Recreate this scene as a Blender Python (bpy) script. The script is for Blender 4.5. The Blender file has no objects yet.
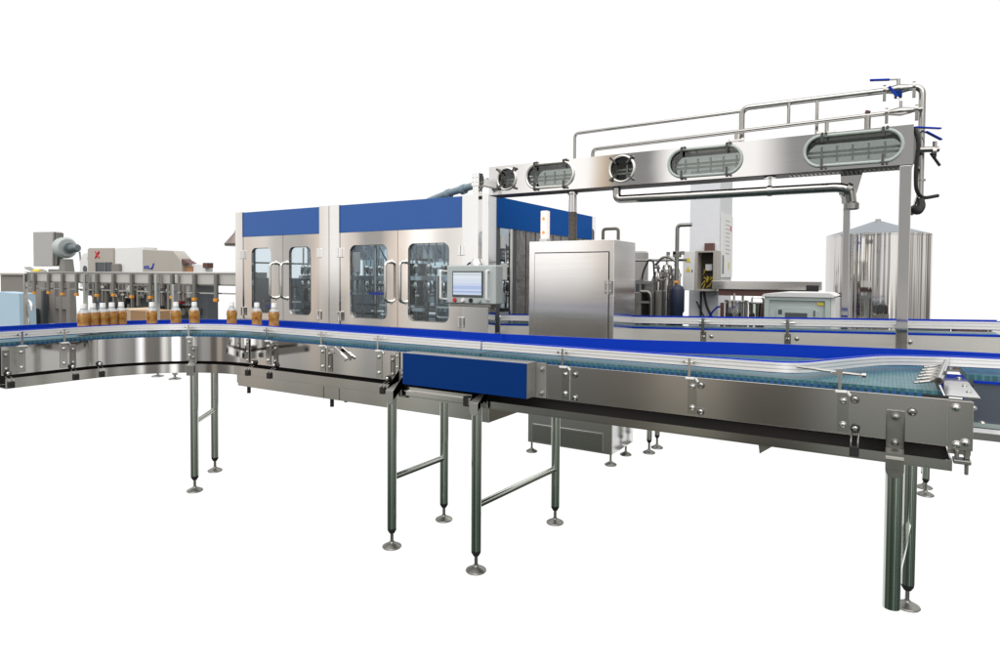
import bpy, bmesh, math, random
from mathutils import Vector, Matrix
random.seed(7)
PI = math.pi
S = bpy.context.scene
COL = S.collection

# ------------------------------------------------------------------ camera
cam_d = bpy.data.cameras.new("camera")
cam = bpy.data.objects.new("camera", cam_d)
COL.objects.link(cam)
S.camera = cam
YAW = math.atan2(.524, .852); PITCH = math.radians(1.6); ROLL = math.radians(.35)
fw = Vector((-math.sin(YAW)*math.cos(PITCH), math.cos(YAW)*math.cos(PITCH), -math.sin(PITCH)))
r0 = Vector((math.cos(YAW), math.sin(YAW), 0)); u0 = r0.cross(fw)
rt = math.cos(ROLL)*r0 + math.sin(ROLL)*u0
up = -math.sin(ROLL)*r0 + math.cos(ROLL)*u0
m = Matrix((rt, up, -fw)).transposed().to_4x4()
m.translation = Vector((0, 0, 1.45))
cam.matrix_world = m
cam_d.sensor_width = 36; cam_d.lens = 36*.634
cam_d.shift_y = -.0388
cam_d.clip_start = .05; cam_d.clip_end = 300

# ------------------------------------------------------------------ world: plain white backdrop in front; behind, brightness bands shaped for steel to reflect
W = bpy.data.worlds.new("World"); S.world = W; W.use_nodes = True
nt = W.node_tree; N = nt.nodes; L = nt.links; N.clear()
def nd(t, **k):
    n = N.new(t)
    for a, v in k.items(): setattr(n, a, v)
    return n
out = nd('ShaderNodeOutputWorld'); bg = nd('ShaderNodeBackground')
tc = nd('ShaderNodeTexCoord'); sep = nd('ShaderNodeSeparateXYZ')
L.new(tc.outputs['Generated'], sep.inputs[0])
def mth(op, a, b=None, c=None):
    n = nd('ShaderNodeMath', operation=op)
    for i, v in enumerate((a, b, c)):
        if v is None: continue
        if isinstance(v, (int, float)): n.inputs[i].default_value = v
        else: L.new(v, n.inputs[i])
    return n.outputs[0]
def ramp(fac, stops, interp='LINEAR'):
    n = nd('ShaderNodeValToRGB'); cr = n.color_ramp; cr.interpolation = interp
    while len(cr.elements) < len(stops): cr.elements.new(.5)
    for e, (p, c) in zip(cr.elements, stops):
        e.position = p; e.color = (c[0], c[1], c[2], 1)
    L.new(fac, n.inputs[0]); return n.outputs[0]
X_, Y_, Z_ = sep.outputs[0], sep.outputs[1], sep.outputs[2]
ahead = mth('ADD', mth('MULTIPLY', X_, -.524), mth('MULTIPLY', Y_, .852))
front = nd('ShaderNodeMapRange', interpolation_type='SMOOTHSTEP')
front.inputs['From Min'].default_value = .50; front.inputs['From Max'].default_value = .63
L.new(ahead, front.inputs['Value'])
zz = mth('MULTIPLY_ADD', Z_, .5, .5)
az = mth('MULTIPLY_ADD', mth('ARCTAN2', X_, mth('MULTIPLY', Y_, -1)), .5/PI, .5)         # compass direction, 0 deg straight behind the viewer, -180..180 to 0..1
def reflect_bands(stops, side):  # bright and dark bands by direction, added for the steel to mirror
    def half(st): return ramp(az, [((d+180)/360, (v*c[0], v*c[1], v*c[2])) for d, v, c in st])
    a = half([q for q in stops if q[0] <= -31]); b = half([q for q in stops if q[0] >= -31]+side)
    x = nd('ShaderNodeMix', data_type='RGBA'); L.new(mth('GREATER_THAN', az, 149/360), x.inputs[0]); L.new(a, x.inputs[6]); L.new(b, x.inputs[7]); return x.outputs[2]
w0 = (1, .985, .965); wm = (1, .89, .80); wc_ = (.97, .97, 1); wo = (1, .78, .56)
upper = reflect_bands([(-88, .9, w0), (-76, .35, w0), (-72, 1.3, w0), (-66, .5, w0), (-58, 1.2, w0), (-54, 1.1, w0), (-53.6, .82, wm), (-51.6, .90, w0), (-50.9, .60, w0), (-49, .52, w0), (-48.6, .86, wm), (-47.6, .8, wm), (-47.3, 1.12, w0), (-45.8, 1.12, w0),
              (-45.5, .95, wm), (-44.5, .95, w0), (-43.9, .46, w0), (-42.2, .44, w0), (-41.6, .95, wm), (-40, 1.0, wm), (-39.6, 1.4, w0), (-37, 1.4, w0), (-36.4, .75, w0), (-35.4, .75, w0), (-35.1, 1.12, w0), (-32.6, 1.10, w0), (-32, .95, w0), (-31, 1.0, w0),
              (-28, 1.4, w0), (-23.6, 1.4, w0), (-22.6, .85, wo), (-21.8, .34, w0), (-17.8, .31, w0), (-17.0, 1.35, w0), (-9, 1.3, w0), (-7.6, .36, w0), (2, .42, w0), (6, .55, w0), (14, 1.3, wc_), (22, .45, w0), (30, .40, w0), (34, 1.3, w0), (50, 1.2, w0), (60, .4, w0), (72, .5, wm), (80, 1, w0)], [(88, .35, w0), (94, 1.2, w0), (102, .3, w0), (110, .4, wm), (114, 1.1, w0), (122, .9, w0), (126, .25, wm), (134, .35, wm), (140, .9, w0)])
lower = reflect_bands([(-85, .5, w0), (-70, .28, w0), (-62, .55, w0), (-54, .50, w0), (-53.6, .62, wm), (-51.6, .64, wm), (-50.9, .50, w0), (-49, .46, w0), (-48.6, .60, wm), (-47.6, .60, wm), (-47.3, .34, w0), (-45.8, .34, w0), (-45.5, .64, wm), (-44.5, .64, w0), (-43.9, .45, w0), (-42.2, .44, w0),
              (-41.6, .66, wm), (-40, .68, wm), (-39.6, .74, w0), (-37, .70, w0), (-36.4, .55, w0), (-35.4, .50, w0), (-35.1, .40, w0), (-32, .28, w0), (-31, .24, w0), (-24, .20, w0), (-19, .21, wm), (-16.5, .46, wm), (-13, .44, wm), (-11, .16, wm), (-6, .15, wm), (-4, .38, w0), (3, .42, w0),
              (8, .22, wc_), (14, 1.0, w0), (17, .20, w0), (24, .26, w0), (27, 2.2, wc_), (32, 2.0, wc_), (34, .25, w0), (40, 1.2, w0), (44, .20, w0), (56, .25, wm), (60, 1.7, wc_), (66, .3, w0), (80, .5, w0)], [(90, .25, w0), (95, .8, w0), (103, .2, wm), (113, .6, w0), (122, .5, w0), (127, .14, wm), (135, .2, wm)])
# bands dim and turn green downward, standing in for an unseen floor's reflection
deep = ramp(zz, [(0, (.10, .15, .125)), (.33, (.20, .27, .23)), (.39, (.52, .56, .51)), (.44, (.95, .95, .93)), (.49, (1.15, 1.14, 1.12))])
lo_ = nd('ShaderNodeMix', data_type='RGBA', blend_type='MULTIPLY'); lo_.inputs[0].default_value = 1; L.new(lower, lo_.inputs[6]); L.new(deep, lo_.inputs[7])
hor = nd('ShaderNodeMapRange', interpolation_type='SMOOTHSTEP'); hor.inputs['From Min'].default_value = -.045; hor.inputs['From Max'].default_value = .028; L.new(Z_, hor.inputs['Value'])
roofm = nd('ShaderNodeMapRange', interpolation_type='SMOOTHSTEP'); roofm.inputs['From Min'].default_value = .35; roofm.inputs['From Max'].default_value = .75; L.new(Z_, roofm.inputs['Value'])
m1 = nd('ShaderNodeMix', data_type='RGBA'); L.new(hor.outputs[0], m1.inputs[0]); L.new(lo_.outputs[2], m1.inputs[6]); L.new(upper, m1.inputs[7])
mul = nd('ShaderNodeMix', data_type='RGBA'); L.new(roofm.outputs[0], mul.inputs[0]); L.new(m1.outputs[2], mul.inputs[6]); mul.inputs[7].default_value = (1.1, 1.1, 1.1, 1)
low = nd('ShaderNodeMapRange', interpolation_type='SMOOTHSTEP')
low.inputs['From Min'].default_value = -.64; low.inputs['From Max'].default_value = -.54
L.new(Z_, low.inputs['Value'])
mix = nd('ShaderNodeMix', data_type='RGBA'); L.new(mth('MULTIPLY', front.outputs[0], low.outputs[0]), mix.inputs[0])
L.new(mul.outputs[2], mix.inputs[6]); mix.inputs[7].default_value = (1.05, 1.05, 1.05, 1)
L.new(mix.outputs[2], bg.inputs[0]); bg.inputs[1].default_value = 1
L.new(bg.outputs[0], out.inputs[0])

# ------------------------------------------------------------------ one lamp: soft light from the roof of the hall
ld = bpy.data.lights.new("hall_roof_light", 'SUN'); ld.energy = 2.0; ld.angle = math.radians(70); ld.color = (1, .98, .95)
lo = bpy.data.objects.new("hall_roof_light", ld); COL.objects.link(lo)
lo.rotation_euler = (math.radians(42), 0, math.radians(20))
lo.location = (0, 2, 8)
S.view_settings.view_transform = 'Standard'; S.view_settings.look = 'None'
S.view_settings.exposure = 0; S.view_settings.gamma = 1
S.cycles.use_denoising = True
S.cycles.max_bounces = 8; S.cycles.transparent_max_bounces = 16
S.cycles.caustics_reflective = False; S.cycles.caustics_refractive = False

# ------------------------------------------------------------------ materials
def mat(name, base, rough=.5, metal=0, noise=None, bump=None, spec=.5, coat=0, emit=None, trans=0, vary=0, bscale=None, aniso=0):
    """noise=(sx,sy,sz,amount): stretched roughness grain; bump=(scale,strength): slow waviness; vary: soft tint change"""
    M = bpy.data.materials.new(name); M.use_nodes = True
    n = M.node_tree.nodes; l = M.node_tree.links; p = n['Principled BSDF']
    p.inputs['Base Color'].default_value = (*base, 1); p.inputs['Roughness'].default_value = rough
    p.inputs['Metallic'].default_value = metal; p.inputs['Specular IOR Level'].default_value = spec
    p.inputs['Coat Weight'].default_value = coat
    p.inputs['Transmission Weight'].default_value = trans
    if emit: p.inputs['Emission Color'].default_value = (*emit[0], 1); p.inputs['Emission Strength'].default_value = emit[1]
    if aniso:
        p.inputs['Anisotropic'].default_value = abs(aniso); p.inputs['Anisotropic Rotation'].default_value = 0 if aniso > 0 else .25
        tg = n.new('ShaderNodeTangent'); tg.direction_type = 'RADIAL'; tg.axis = 'Z'; l.new(tg.outputs[0], p.inputs['Tangent'])
    t = n.new('ShaderNodeTexCoord')
    if noise:
        mp = n.new('ShaderNodeMapping'); mp.inputs['Scale'].default_value = noise[:3]
        l.new(t.outputs['Object'], mp.inputs[0])
        nz = n.new('ShaderNodeTexNoise'); nz.inputs['Scale'].default_value = 1; nz.inputs['Detail'].default_value = 5
        l.new(mp.outputs[0], nz.inputs['Vector'])
        mr = n.new('ShaderNodeMapRange'); mr.inputs['To Min'].default_value = max(.02, rough-noise[3]); mr.inputs['To Max'].default_value = rough+noise[3]
        l.new(nz.outputs[0], mr.inputs[0]); l.new(mr.outputs[0], p.inputs['Roughness'])
    if vary:
        n2 = n.new('ShaderNodeTexNoise'); n2.inputs['Scale'].default_value = 3.3; n2.inputs['Detail'].default_value = 6; n2.inputs['Roughness'].default_value = .65
        l.new(t.outputs['Object'], n2.inputs['Vector'])
        mx = n.new('ShaderNodeMix'); mx.data_type = 'RGBA'
        mx.inputs[6].default_value = (*[c*(1-vary) for c in base], 1); mx.inputs[7].default_value = (*[min(1, c*(1+vary)) for c in base], 1)
        l.new(n2.outputs[0], mx.inputs[0]); l.new(mx.outputs[2], p.inputs['Base Color'])
    if bump:
        n3 = n.new('ShaderNodeTexNoise'); n3.inputs['Scale'].default_value = bump[0]; n3.inputs['Detail'].default_value = 2
        if bscale:
            m3 = n.new('ShaderNodeMapping'); m3.inputs['Scale'].default_value = bscale; l.new(t.outputs['Object'], m3.inputs[0]); l.new(m3.outputs[0], n3.inputs['Vector'])
        else: l.new(t.outputs['Object'], n3.inputs['Vector'])
        b = n.new('ShaderNodeBump'); b.inputs['Strength'].default_value = 1; b.inputs['Distance'].default_value = bump[1]
        l.new(n3.outputs[0], b.inputs['Height']); l.new(b.outputs[0], p.inputs['Normal'])
    return M
STEEL = mat('brushed_steel', (.64, .625, .60), .13, 1, (3, 3, 90, .03), (1.2, .0014), vary=.05, aniso=-.6)
STEEL_BRIGHT = mat('satin_steel', (.72, .71, .70), .055, 1, (2, 2, 70, .02), (1.0, .003), vary=.03)
STEEL_VALVE = mat('valve_steel', (.36, .35, .335), .18, 1, vary=.12)
STEEL_CAB = mat('cabinet_steel', (.88, .87, .865), .14, 1, (2, 2, 80, .03), (1.0, .002), vary=.03)
STEEL_MATTE = mat('matte_steel', (.80, .78, .74), .34, .85, (2, 2, 60, .04), vary=.05)
STEEL_DOOR = mat('door_steel', (.80, .765, .735), .035, 1, (2, 2, 70, .012), (1.1, .0035), vary=.03)
STEEL_PILLAR = mat('pillar_steel', (.86, .855, .85), .07, 1, (2, 2, 70, .02), (.8, .002), vary=.02)
STEEL_PIPE = mat('pipe_steel', (.44, .43, .41), .13, 1, (20, 20, 20, .04), vary=.05)
STEEL_TUBE = mat('steel_tube', (.55, .55, .525), .14, 1, (60, 60, 3, .07), vary=.06)
STEEL_LEG = mat('leg_tube_steel', (.50, .53, .49), .12, 1, vary=.06)
STEEL_POL = mat('polished_steel', (.72, .71, .69), .12, 1, (20, 20, 20, .05), (5, .0006), vary=.05)
STEEL_DARK = mat('worn_steel', (.30, .295, .275), .38, 1, (30, 30, 30, .1), vary=.15)
STEEL_TANK = mat('tank_steel', (.62, .60, .58), .05, 1, (1, 1, 30, .015), (1, .018), vary=.04, bscale=(9, 9, .15))
ALU = mat('rail_aluminium', (.93, .93, .93), .30, .45, (3, 90, 90, .05))
BLUE = mat('blue_paint', (.026, .108, .375), .30, 0, (3, 3, 3, .05), spec=.4, vary=.05)
BLUE_SIDE = mat('blue_side_toned', (.002, .095, .40), .45, 0, (3, 3, 3, .05), spec=.03, vary=.05)  # same blue fascia paint, deepened and dulled to offset side glare
BLUE_DARK = mat('deep_blue_paint', (.001, .030, .165), .42, 0, (6, 6, 6, .06), spec=.10, vary=.06)
BLUE_PLASTIC = mat('blue_plastic', (.0015, .034, .43), .40, 0, (20, 20, 20, .06), spec=.16, vary=.12)
BLACK = mat('black_rubber', (.012, .012, .012), .6, vary=.3)
SHADE = mat('tray_gap_shade', (.012, .009, .009), .75, vary=.3)  # flat black standing in for the unlit gap above the tray
BRACKET = mat('matt_bracket_steel', (.40, .39, .37), .42, .7, (20, 20, 20, .08), vary=.12)
CLAMP = mat('dark_clamp_steel', (.10, .098, .092), .3, .8, vary=.2)
GREYGREEN_L = mat('pale_grey_green_paint', (.50, .57, .555), .42, vary=.05)
GREYGREEN = mat('grey_green_paint', (.34, .41, .39), .42, vary=.06)
PANELGREY = mat('light_grey_plastic', (.44, .48, .48), .45, vary=.04)
WHITE = mat('white_plastic', (.78, .78, .77), .4, vary=.04)
WHITE_PAINT = mat('white_wall_paint', (.74, .75, .78), .7, vary=.04, bump=(14, .002))
BEIGE = mat('warm_grey_paint', (.42, .39, .35), .5, vary=.06)
BEIGE_D = mat('dim_grey_paint', (.22, .20, .185), .55, vary=.08)
DARKGREY = mat('dark_grey_paint', (.075, .085, .095), .5, vary=.15)
RED = mat('red_plastic', (.55, .03, .05), .4, vary=.05)
ORANGE = mat('orange_plastic', (.72, .30, .03), .45, vary=.1)
YELLOW = mat('yellow_label', (.75, .58, .05), .5, vary=.08)
BROWN = mat('red_brown_paint', (.11, .05, .042), .55, vary=.15)
CARD = mat('brown_cardboard', (.42, .25, .13), .8, vary=.1)
RUBBERGREY = mat('grey_hose', (.16, .14, .115), .5, vary=.15)
GASKET = mat('pale_green_gasket', (.44, .49, .46), .35, vary=.05)
PALEBLUE = mat('pale_blue_sheet', (.40, .55, .66), .5, vary=.04)
CURTAIN = mat('grey_strip_curtain', (.20, .19, .185), .22, .4, (60, 60, 1, .1), (9, .01), vary=.25)

def glass(name, tint, gloss=.10):
    M = bpy.data.materials.new(name); M.use_nodes = True
    n = M.node_tree.nodes; l = M.node_tree.links; n.clear()
    o = n.new('ShaderNodeOutputMaterial'); mx = n.new('ShaderNodeMixShader'); t = n.new('ShaderNodeBsdfTransparent'); g = n.new('ShaderNodeBsdfGlossy')
    fr = n.new('ShaderNodeLayerWeight'); fr.inputs[0].default_value = .5
    mt = n.new('ShaderNodeMath'); mt.operation = 'ADD'; mt.inputs[1].default_value = gloss
    nz = n.new('ShaderNodeTexNoise'); nz.inputs['Scale'].default_value = 2.2; tcx = n.new('ShaderNodeTexCoord'); bp = n.new('ShaderNodeBump')
    bp.inputs['Distance'].default_value = .003; l.new(tcx.outputs['Object'], nz.inputs['Vector']); l.new(nz.outputs[0], bp.inputs['Height']); l.new(bp.outputs[0], g.inputs['Normal'])
    t.inputs[0].default_value = (*tint, 1); g.inputs['Roughness'].default_value = .04
    pw_ = n.new('ShaderNodeMath'); pw_.operation = 'POWER'; pw_.inputs[1].default_value = 4; l.new(fr.outputs['Facing'], pw_.inputs[0]); l.new(pw_.outputs[0], mt.inputs[0]); l.new(mt.outputs[0], mx.inputs[0]); l.new(t.outputs[0], mx.inputs[1]); l.new(g.outputs[0], mx.inputs[2]); l.new(mx.outputs[0], o.inputs[0])
    return M
GLASS = glass('door_glass', (.82, .88, .91), .05)
GLASS_W = glass('clear_glass', (.84, .86, .84), .05)
GLASS_R = glass('dimmed_rear_glass', (.62, .64, .63), .05)  # tint darkened so the white background behind it reads grey
PET = mat('clear_bottle_plastic', (.93, .95, .95), .12, 0, trans=.55, spec=.5)
JUICE = mat('amber_juice', (.70, .30, .045), .06, 0, trans=.6, coat=.8)
_n = JUICE.node_tree.nodes; _l = JUICE.node_tree.links
_z = _n.new('ShaderNodeTexNoise'); _z.inputs['Scale'].default_value = 30; _z.inputs['Detail'].default_value = 1; _t = _n.new('ShaderNodeTexCoord'); _l.new(_t.outputs['Object'], _z.inputs['Vector'])
_r = _n.new('ShaderNodeValToRGB'); _l.new(_z.outputs[0], _r.inputs[0])
for _k in range(2): _r.color_ramp.elements.new(.5)
for _e, (_p, _c) in zip(_r.color_ramp.elements, ((.30, (.55, .15, .012)), (.45, (.85, .33, .035)), (.60, (.95, .46, .07)), (.74, (1.0, .70, .28)))): _e.position = _p; _e.color = (*_c, 1)  # noise tones put highlights and dark depths into the juice colour
_l.new(_r.outputs[0], _n['Principled BSDF'].inputs['Base Color'])

def belt_mat():
    M = bpy.data.materials.new('teal_modular_belt'); M.use_nodes = True
    n = M.node_tree.nodes; l = M.node_tree.links; p = n['Principled BSDF']
    uv = n.new('ShaderNodeUVMap'); uv.uv_map = 'UVMap'
    br = n.new('ShaderNodeTexBrick'); br.inputs['Scale'].default_value = 1
    br.inputs['Brick Width'].default_value = .030; br.inputs['Row Height'].default_value = .0127; br.inputs['Mortar Size'].default_value = .0016; br.inputs['Mortar Smooth'].default_value = .3
    br.inputs['Color1'].default_value = (.060, .175, .20, 1); br.inputs['Color2'].default_value = (.072, .20, .222, 1); br.inputs['Mortar'].default_value = (.040, .125, .155, 1)
    sw = n.new('ShaderNodeSeparateXYZ'); cb = n.new('ShaderNodeCombineXYZ')
    l.new(uv.outputs[0], sw.inputs[0]); l.new(sw.outputs[1], cb.inputs[0]); l.new(sw.outputs[0], cb.inputs[1])
    l.new(cb.outputs[0], br.inputs['Vector'])
    nz = n.new('ShaderNodeTexNoise'); nz.inputs['Scale'].default_value = 26; nz.inputs['Detail'].default_value = 5; l.new(uv.outputs[0], nz.inputs['Vector'])
    mx = n.new('ShaderNodeMix'); mx.data_type = 'RGBA'; mx.blend_type = 'OVERLAY'; mx.inputs[0].default_value = .55
    l.new(br.outputs[0], mx.inputs[6]); l.new(nz.outputs[0], mx.inputs[7]); l.new(mx.outputs[2], p.inputs['Base Color'])
    b = n.new('ShaderNodeBump'); b.inputs['Strength'].default_value = .8; b.inputs['Distance'].default_value = .003; b.invert = True
    l.new(br.outputs[1], b.inputs['Height']); l.new(b.outputs[0], p.inputs['Normal'])
    p.inputs['Roughness'].default_value = .38
    return M
BELT = belt_mat()
def beltedge_mat():
    M = bpy.data.materials.new('belt_edge_links'); M.use_nodes = True
    n = M.node_tree.nodes; l = M.node_tree.links; p = n['Principled BSDF']
    uv = n.new('ShaderNodeUVMap'); uv.uv_map = 'UVMap'; s = n.new('ShaderNodeSeparateXYZ'); l.new(uv.outputs[0], s.inputs[0])
    a = n.new('ShaderNodeMath'); a.operation = 'MULTIPLY'; a.inputs[1].default_value = 1/.0254; l.new(s.outputs[0], a.inputs[0])
    f = n.new('ShaderNodeMath'); f.operation = 'FRACT'; l.new(a.outputs[0], f.inputs[0])
    g = n.new('ShaderNodeMath'); g.operation = 'GREATER_THAN'; g.inputs[1].default_value = .38; l.new(f.outputs[0], g.inputs[0])
    mx = n.new('ShaderNodeMix'); mx.data_type = 'RGBA'; mx.inputs[6].default_value = (.008, .05, .075, 1); mx.inputs[7].default_value = (.015, .09, .24, 1)
    l.new(g.outputs[0], mx.inputs[0]); l.new(mx.outputs[2], p.inputs['Base Color']); p.inputs['Roughness'].default_value = .45
    return M
BELT_EDGE = beltedge_mat()
def screen_mat():
    M = bpy.data.materials.new('lit_touch_screen'); M.use_nodes = True
    n = M.node_tree.nodes; l = M.node_tree.links; p = n['Principled BSDF']
    t = n.new('ShaderNodeTexCoord'); s = n.new('ShaderNodeSeparateXYZ'); l.new(t.outputs['Object'], s.inputs[0])
    r = n.new('ShaderNodeMapRange'); r.inputs['From Min'].default_value = .098; r.inputs['From Max'].default_value = .286; l.new(s.outputs[2], r.inputs[0])
    c = n.new('ShaderNodeValToRGB'); c.color_ramp.interpolation = 'CONSTANT'
    st = [(0, (.62, .72, .86)), (.10, (.40, .52, .82)), (.18, (.70, .78, .92)), (.24, (.45, .57, .86)), (.40, (.64, .72, .90)), (.52, (.72, .79, .93)), (.72, (.80, .86, .92)), (.86, (.60, .70, .76)), (.93, (.72, .80, .84))]
    while len(c.color_ramp.elements) < len(st): c.color_ramp.elements.new(.5)
    for e, (a, b) in zip(c.color_ramp.elements, st): e.position = a; e.color = (*b, 1)
    l.new(r.outputs[0], c.inputs[0]); l.new(c.outputs[0], p.inputs['Emission Color']); p.inputs['Emission Strength'].default_value = .85
    p.inputs['Base Color'].default_value = (.03, .03, .035, 1); p.inputs['Roughness'].default_value = .15
    return M
SCREEN = screen_mat()

# ------------------------------------------------------------------ mesh builder
def V(*a): return Vector(a)
class MB:
    def __init__(s): s.v = []; s.f = []; s.uv = {}
    def add(s, verts, faces):
        o = len(s.v); s.v += [Vector(p) for p in verts]; s.f += [tuple(i+o for i in f) for f in faces]; return s
    def box(s, x0, x1, y0, y1, z0, z1):
        x0, x1 = sorted((x0, x1)); y0, y1 = sorted((y0, y1)); z0, z1 = sorted((z0, z1))
        return s.add([(x0,y0,z0),(x1,y0,z0),(x1,y1,z0),(x0,y1,z0),(x0,y0,z1),(x1,y0,z1),(x1,y1,z1),(x0,y1,z1)],
                     [(3,2,1,0),(4,5,6,7),(0,1,5,4),(1,2,6,5),(2,3,7,6),(3,0,4,7)])
    def obox(s, c, ax, ay, az, hx, hy, hz):
        c = Vector(c); ax, ay, az = Vector(ax).normalized(), Vector(ay).normalized(), Vector(az).normalized()
        P = [c+ax*hx*i+ay*hy*j+az*hz*k for k in (-1,1) for i, j in ((-1,-1),(1,-1),(1,1),(-1,1))]
        return s.add(P, [(3,2,1,0),(4,5,6,7),(0,1,5,4),(1,2,6,5),(2,3,7,6),(3,0,4,7)])
    def bar(s, p0, p1, w, h, upv=(0,0,1)):
        p0, p1 = Vector(p0), Vector(p1); d = (p1-p0); L_ = d.length; d.normalize()
        u = Vector(upv); sd = d.cross(u)
        if sd.length < 1e-4: sd = d.cross(Vector((1,0,0)))
        sd.normalize(); u = sd.cross(d)
        return s.obox((p0+p1)/2, d, sd, u, L_/2, w/2, h/2)
    def tube(s, pts, r, n=14, fillet=0, caps=True):
        P = [Vector(p) for p in pts]
        if fillet and len(P) > 2:
            Q = [P[0]]
            for i in range(1, len(P)-1):
                a, b, c = P[i-1], P[i], P[i+1]; da = (a-b); dc = (c-b)
                f = min(fillet, da.length*.49, dc.length*.49); A = b+da.normalized()*f; C_ = b+dc.normalized()*f
                for k in range(7):
                    t = k/6; Q.append(A*(1-t)**2+b*2*t*(1-t)+C_*t*t)
            Q.append(P[-1]); P = Q
        o = len(s.v); up_ = None; rings = []
        for i, p in enumerate(P):
            d = ((P[i+1]-p) if i == 0 else (p-P[i-1]) if i == len(P)-1 else (P[i+1]-P[i-1])).normalized()
            if up_ is None:
                up_ = Vector((0,0,1)) if abs(d.z) < .9 else Vector((1,0,0))
            sd = d.cross(up_).normalized(); up_ = sd.cross(d).normalized()
            rr = r[i] if isinstance(r, (list, tuple)) else r
            rings.append([len(s.v)+k for k in range(n)])
            for k in range(n):
                a = 2*PI*k/n; s.v.append(p+sd*rr*math.cos(a)+up_*rr*math.sin(a))
        for i in range(len(P)-1):
            for k in range(n):
                k2 = (k+1) % n; s.f.append((rings[i][k], rings[i+1][k], rings[i+1][k2], rings[i][k2]))
        if caps: s.f.append(tuple(rings[0])); s.f.append(tuple(reversed(rings[-1])))
        return s
    def cyl(s, p0, p1, r, n=20): return s.tube([p0, p1], r, n)
    def lathe(s, prof, c=(0,0,0), n=24, axis='z'):
        c = Vector(c); o = len(s.v); R = []
        for (r, z) in prof:
            ring = []
            for k in range(n):
                a = 2*PI*k/n; x, y = r*math.cos(a), r*math.sin(a)
                q = (x, y, z) if axis == 'z' else (x, z, y) if axis == 'y' else (z, x, y)
                ring.append(len(s.v)); s.v.append(c+Vector(q))
            R.append(ring)
        for i in range(len(R)-1):
            for k in range(n):
                k2 = (k+1) % n; s.f.append((R[i][k], R[i][k2], R[i+1][k2], R[i+1][k]))
        s.f.append(tuple(reversed(R[0]))); s.f.append(tuple(R[-1]))
        return s
    def prism(s, poly, y0, y1, plane='xz'):
        n = len(poly)
        def q(p, d): return (p[0], d, p[1]) if plane == 'xz' else (p[0], p[1], d) if plane == 'xy' else (d, p[0], p[1])
        return s.add([q(p, y0) for p in poly]+[q(p, y1) for p in poly],
                     [tuple(range(n)), tuple(range(2*n-1, n-1, -1))]+[(i, i+n, (i+1) % n+n, (i+1) % n) for i in range(n)])
    def ring(s, outer, inner, y0, y1, plane='xz'):
        n = len(outer)
        def q(p, d): return (p[0], d, p[1]) if plane == 'xz' else (d, p[0], p[1])
        vs = [q(p, y0) for p in outer]+[q(p, y0) for p in inner]+[q(p, y1) for p in outer]+[q(p, y1) for p in inner]
        fs = []
        for i in range(n):
            j = (i+1) % n
            fs += [(i, j, n+j, n+i), (2*n+i, 3*n+i, 3*n+j, 2*n+j), (i, 2*n+i, 2*n+j, j), (n+i, n+j, 3*n+j, 3*n+i)]
        return s.add(vs, fs)
    def panel_hole(s, x0, x1, z0, z1, hx0, hx1, hz0, hz1, rad, y0, y1, plane='xz'):
        cx, cz = (hx0+hx1)/2, (hz0+hz1)/2; hw, hh = (hx1-hx0)/2, (hz1-hz0)/2; rad = min(rad, hw, hh)
        inn = []
        for sx, sz, a0 in ((1,1,0), (-1,1,PI/2), (-1,-1,PI), (1,-1,1.5*PI)):
            for k in range(9):
                a = a0+PI/2*k/8; inn.append((cx+sx*(hw-rad)+rad*math.cos(a), cz+sz*(hh-rad)+rad*math.sin(a)))
        an = [math.atan2(p[1]-cz, p[0]-cx) for p in inn]
        # corners of the outer rectangle are taken over by the nearest inner sample of that quadrant
        o = []
        for p, a in zip(inn, an):
            ts = []
            dx, dz = math.cos(a), math.sin(a)
            if dx > 1e-9: ts.append((x1-cx)/dx)
            if dx < -1e-9: ts.append((x0-cx)/dx)
            if dz > 1e-9: ts.append((z1-cz)/dz)
            if dz < -1e-9: ts.append((z0-cz)/dz)
            t = min(ts); o.append([cx+dx*t, cz+dz*t])
        for qx, qz in ((x1,z1), (x0,z1), (x0,z0), (x1,z0)):
            i = min(range(len(o)), key=lambda i: (o[i][0]-qx)**2+(o[i][1]-qz)**2); o[i] = [qx, qz]
        return s.ring(o, inn, y0, y1, plane)
    def sweep(s, path, o0, o1, z0, z1, uvmap=False):
        """rectangular section swept along a path of (point, outward side vector, distance)"""
        o = len(s.v)
        for (p, nrm, d) in path:
            for (oo, z) in ((o0,z0), (o1,z0), (o1,z1), (o0,z1)):
                s.v.append(Vector((p[0]+nrm[0]*oo, p[1]+nrm[1]*oo, z if not callable(z) else z(p[0]))))
                s.uv[len(s.v)-1] = (d, oo)
        n = len(path)
        for i in range(n-1):
            a, b = o+4*i, o+4*i+4
            for k in range(4):
                k2 = (k+1) % 4; s.f.append((a+k, b+k, b+k2, a+k2))
        s.f.append((o, o+1, o+2, o+3)); e = o+4*(n-1); s.f.append((e+3, e+2, e+1, e)); return s
    def bolt(s, c, axis, r=.009, h=.008):
        c = Vector(c); a = Vector(axis).normalized()
        s.tube([c, c+a*.002, c+a*.0022, c+a*(.002+h*.6), c+a*(.002+h)], [r*1.45, r*1.45, r, r, r*.55], 12); return s
    def build(s, name, material, parent=None, bevel=0, smooth=35):
        me = bpy.data.meshes.new(name)
        base = parent.matrix_base if False else (BASE.get(root_of(parent), Vector()) if parent else Vector())
        me.from_pydata([v-base for v in s.v], [], s.f)
        bm = bmesh.new(); bm.from_mesh(me)
        if s.uv:
            lay = bm.loops.layers.uv.new('UVMap'); bm.verts.ensure_lookup_table()
            for f in bm.faces:
                for lp in f.loops: lp[lay].uv = s.uv.get(lp.vert.index, (0,0))
        bmesh.ops.recalc_face_normals(bm, faces=bm.faces)
        for f in bm.faces: f.smooth = True
        for e in bm.edges:
            e.smooth = len(e.link_faces) == 2 and e.calc_face_angle(0) < math.radians(smooth)
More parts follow.
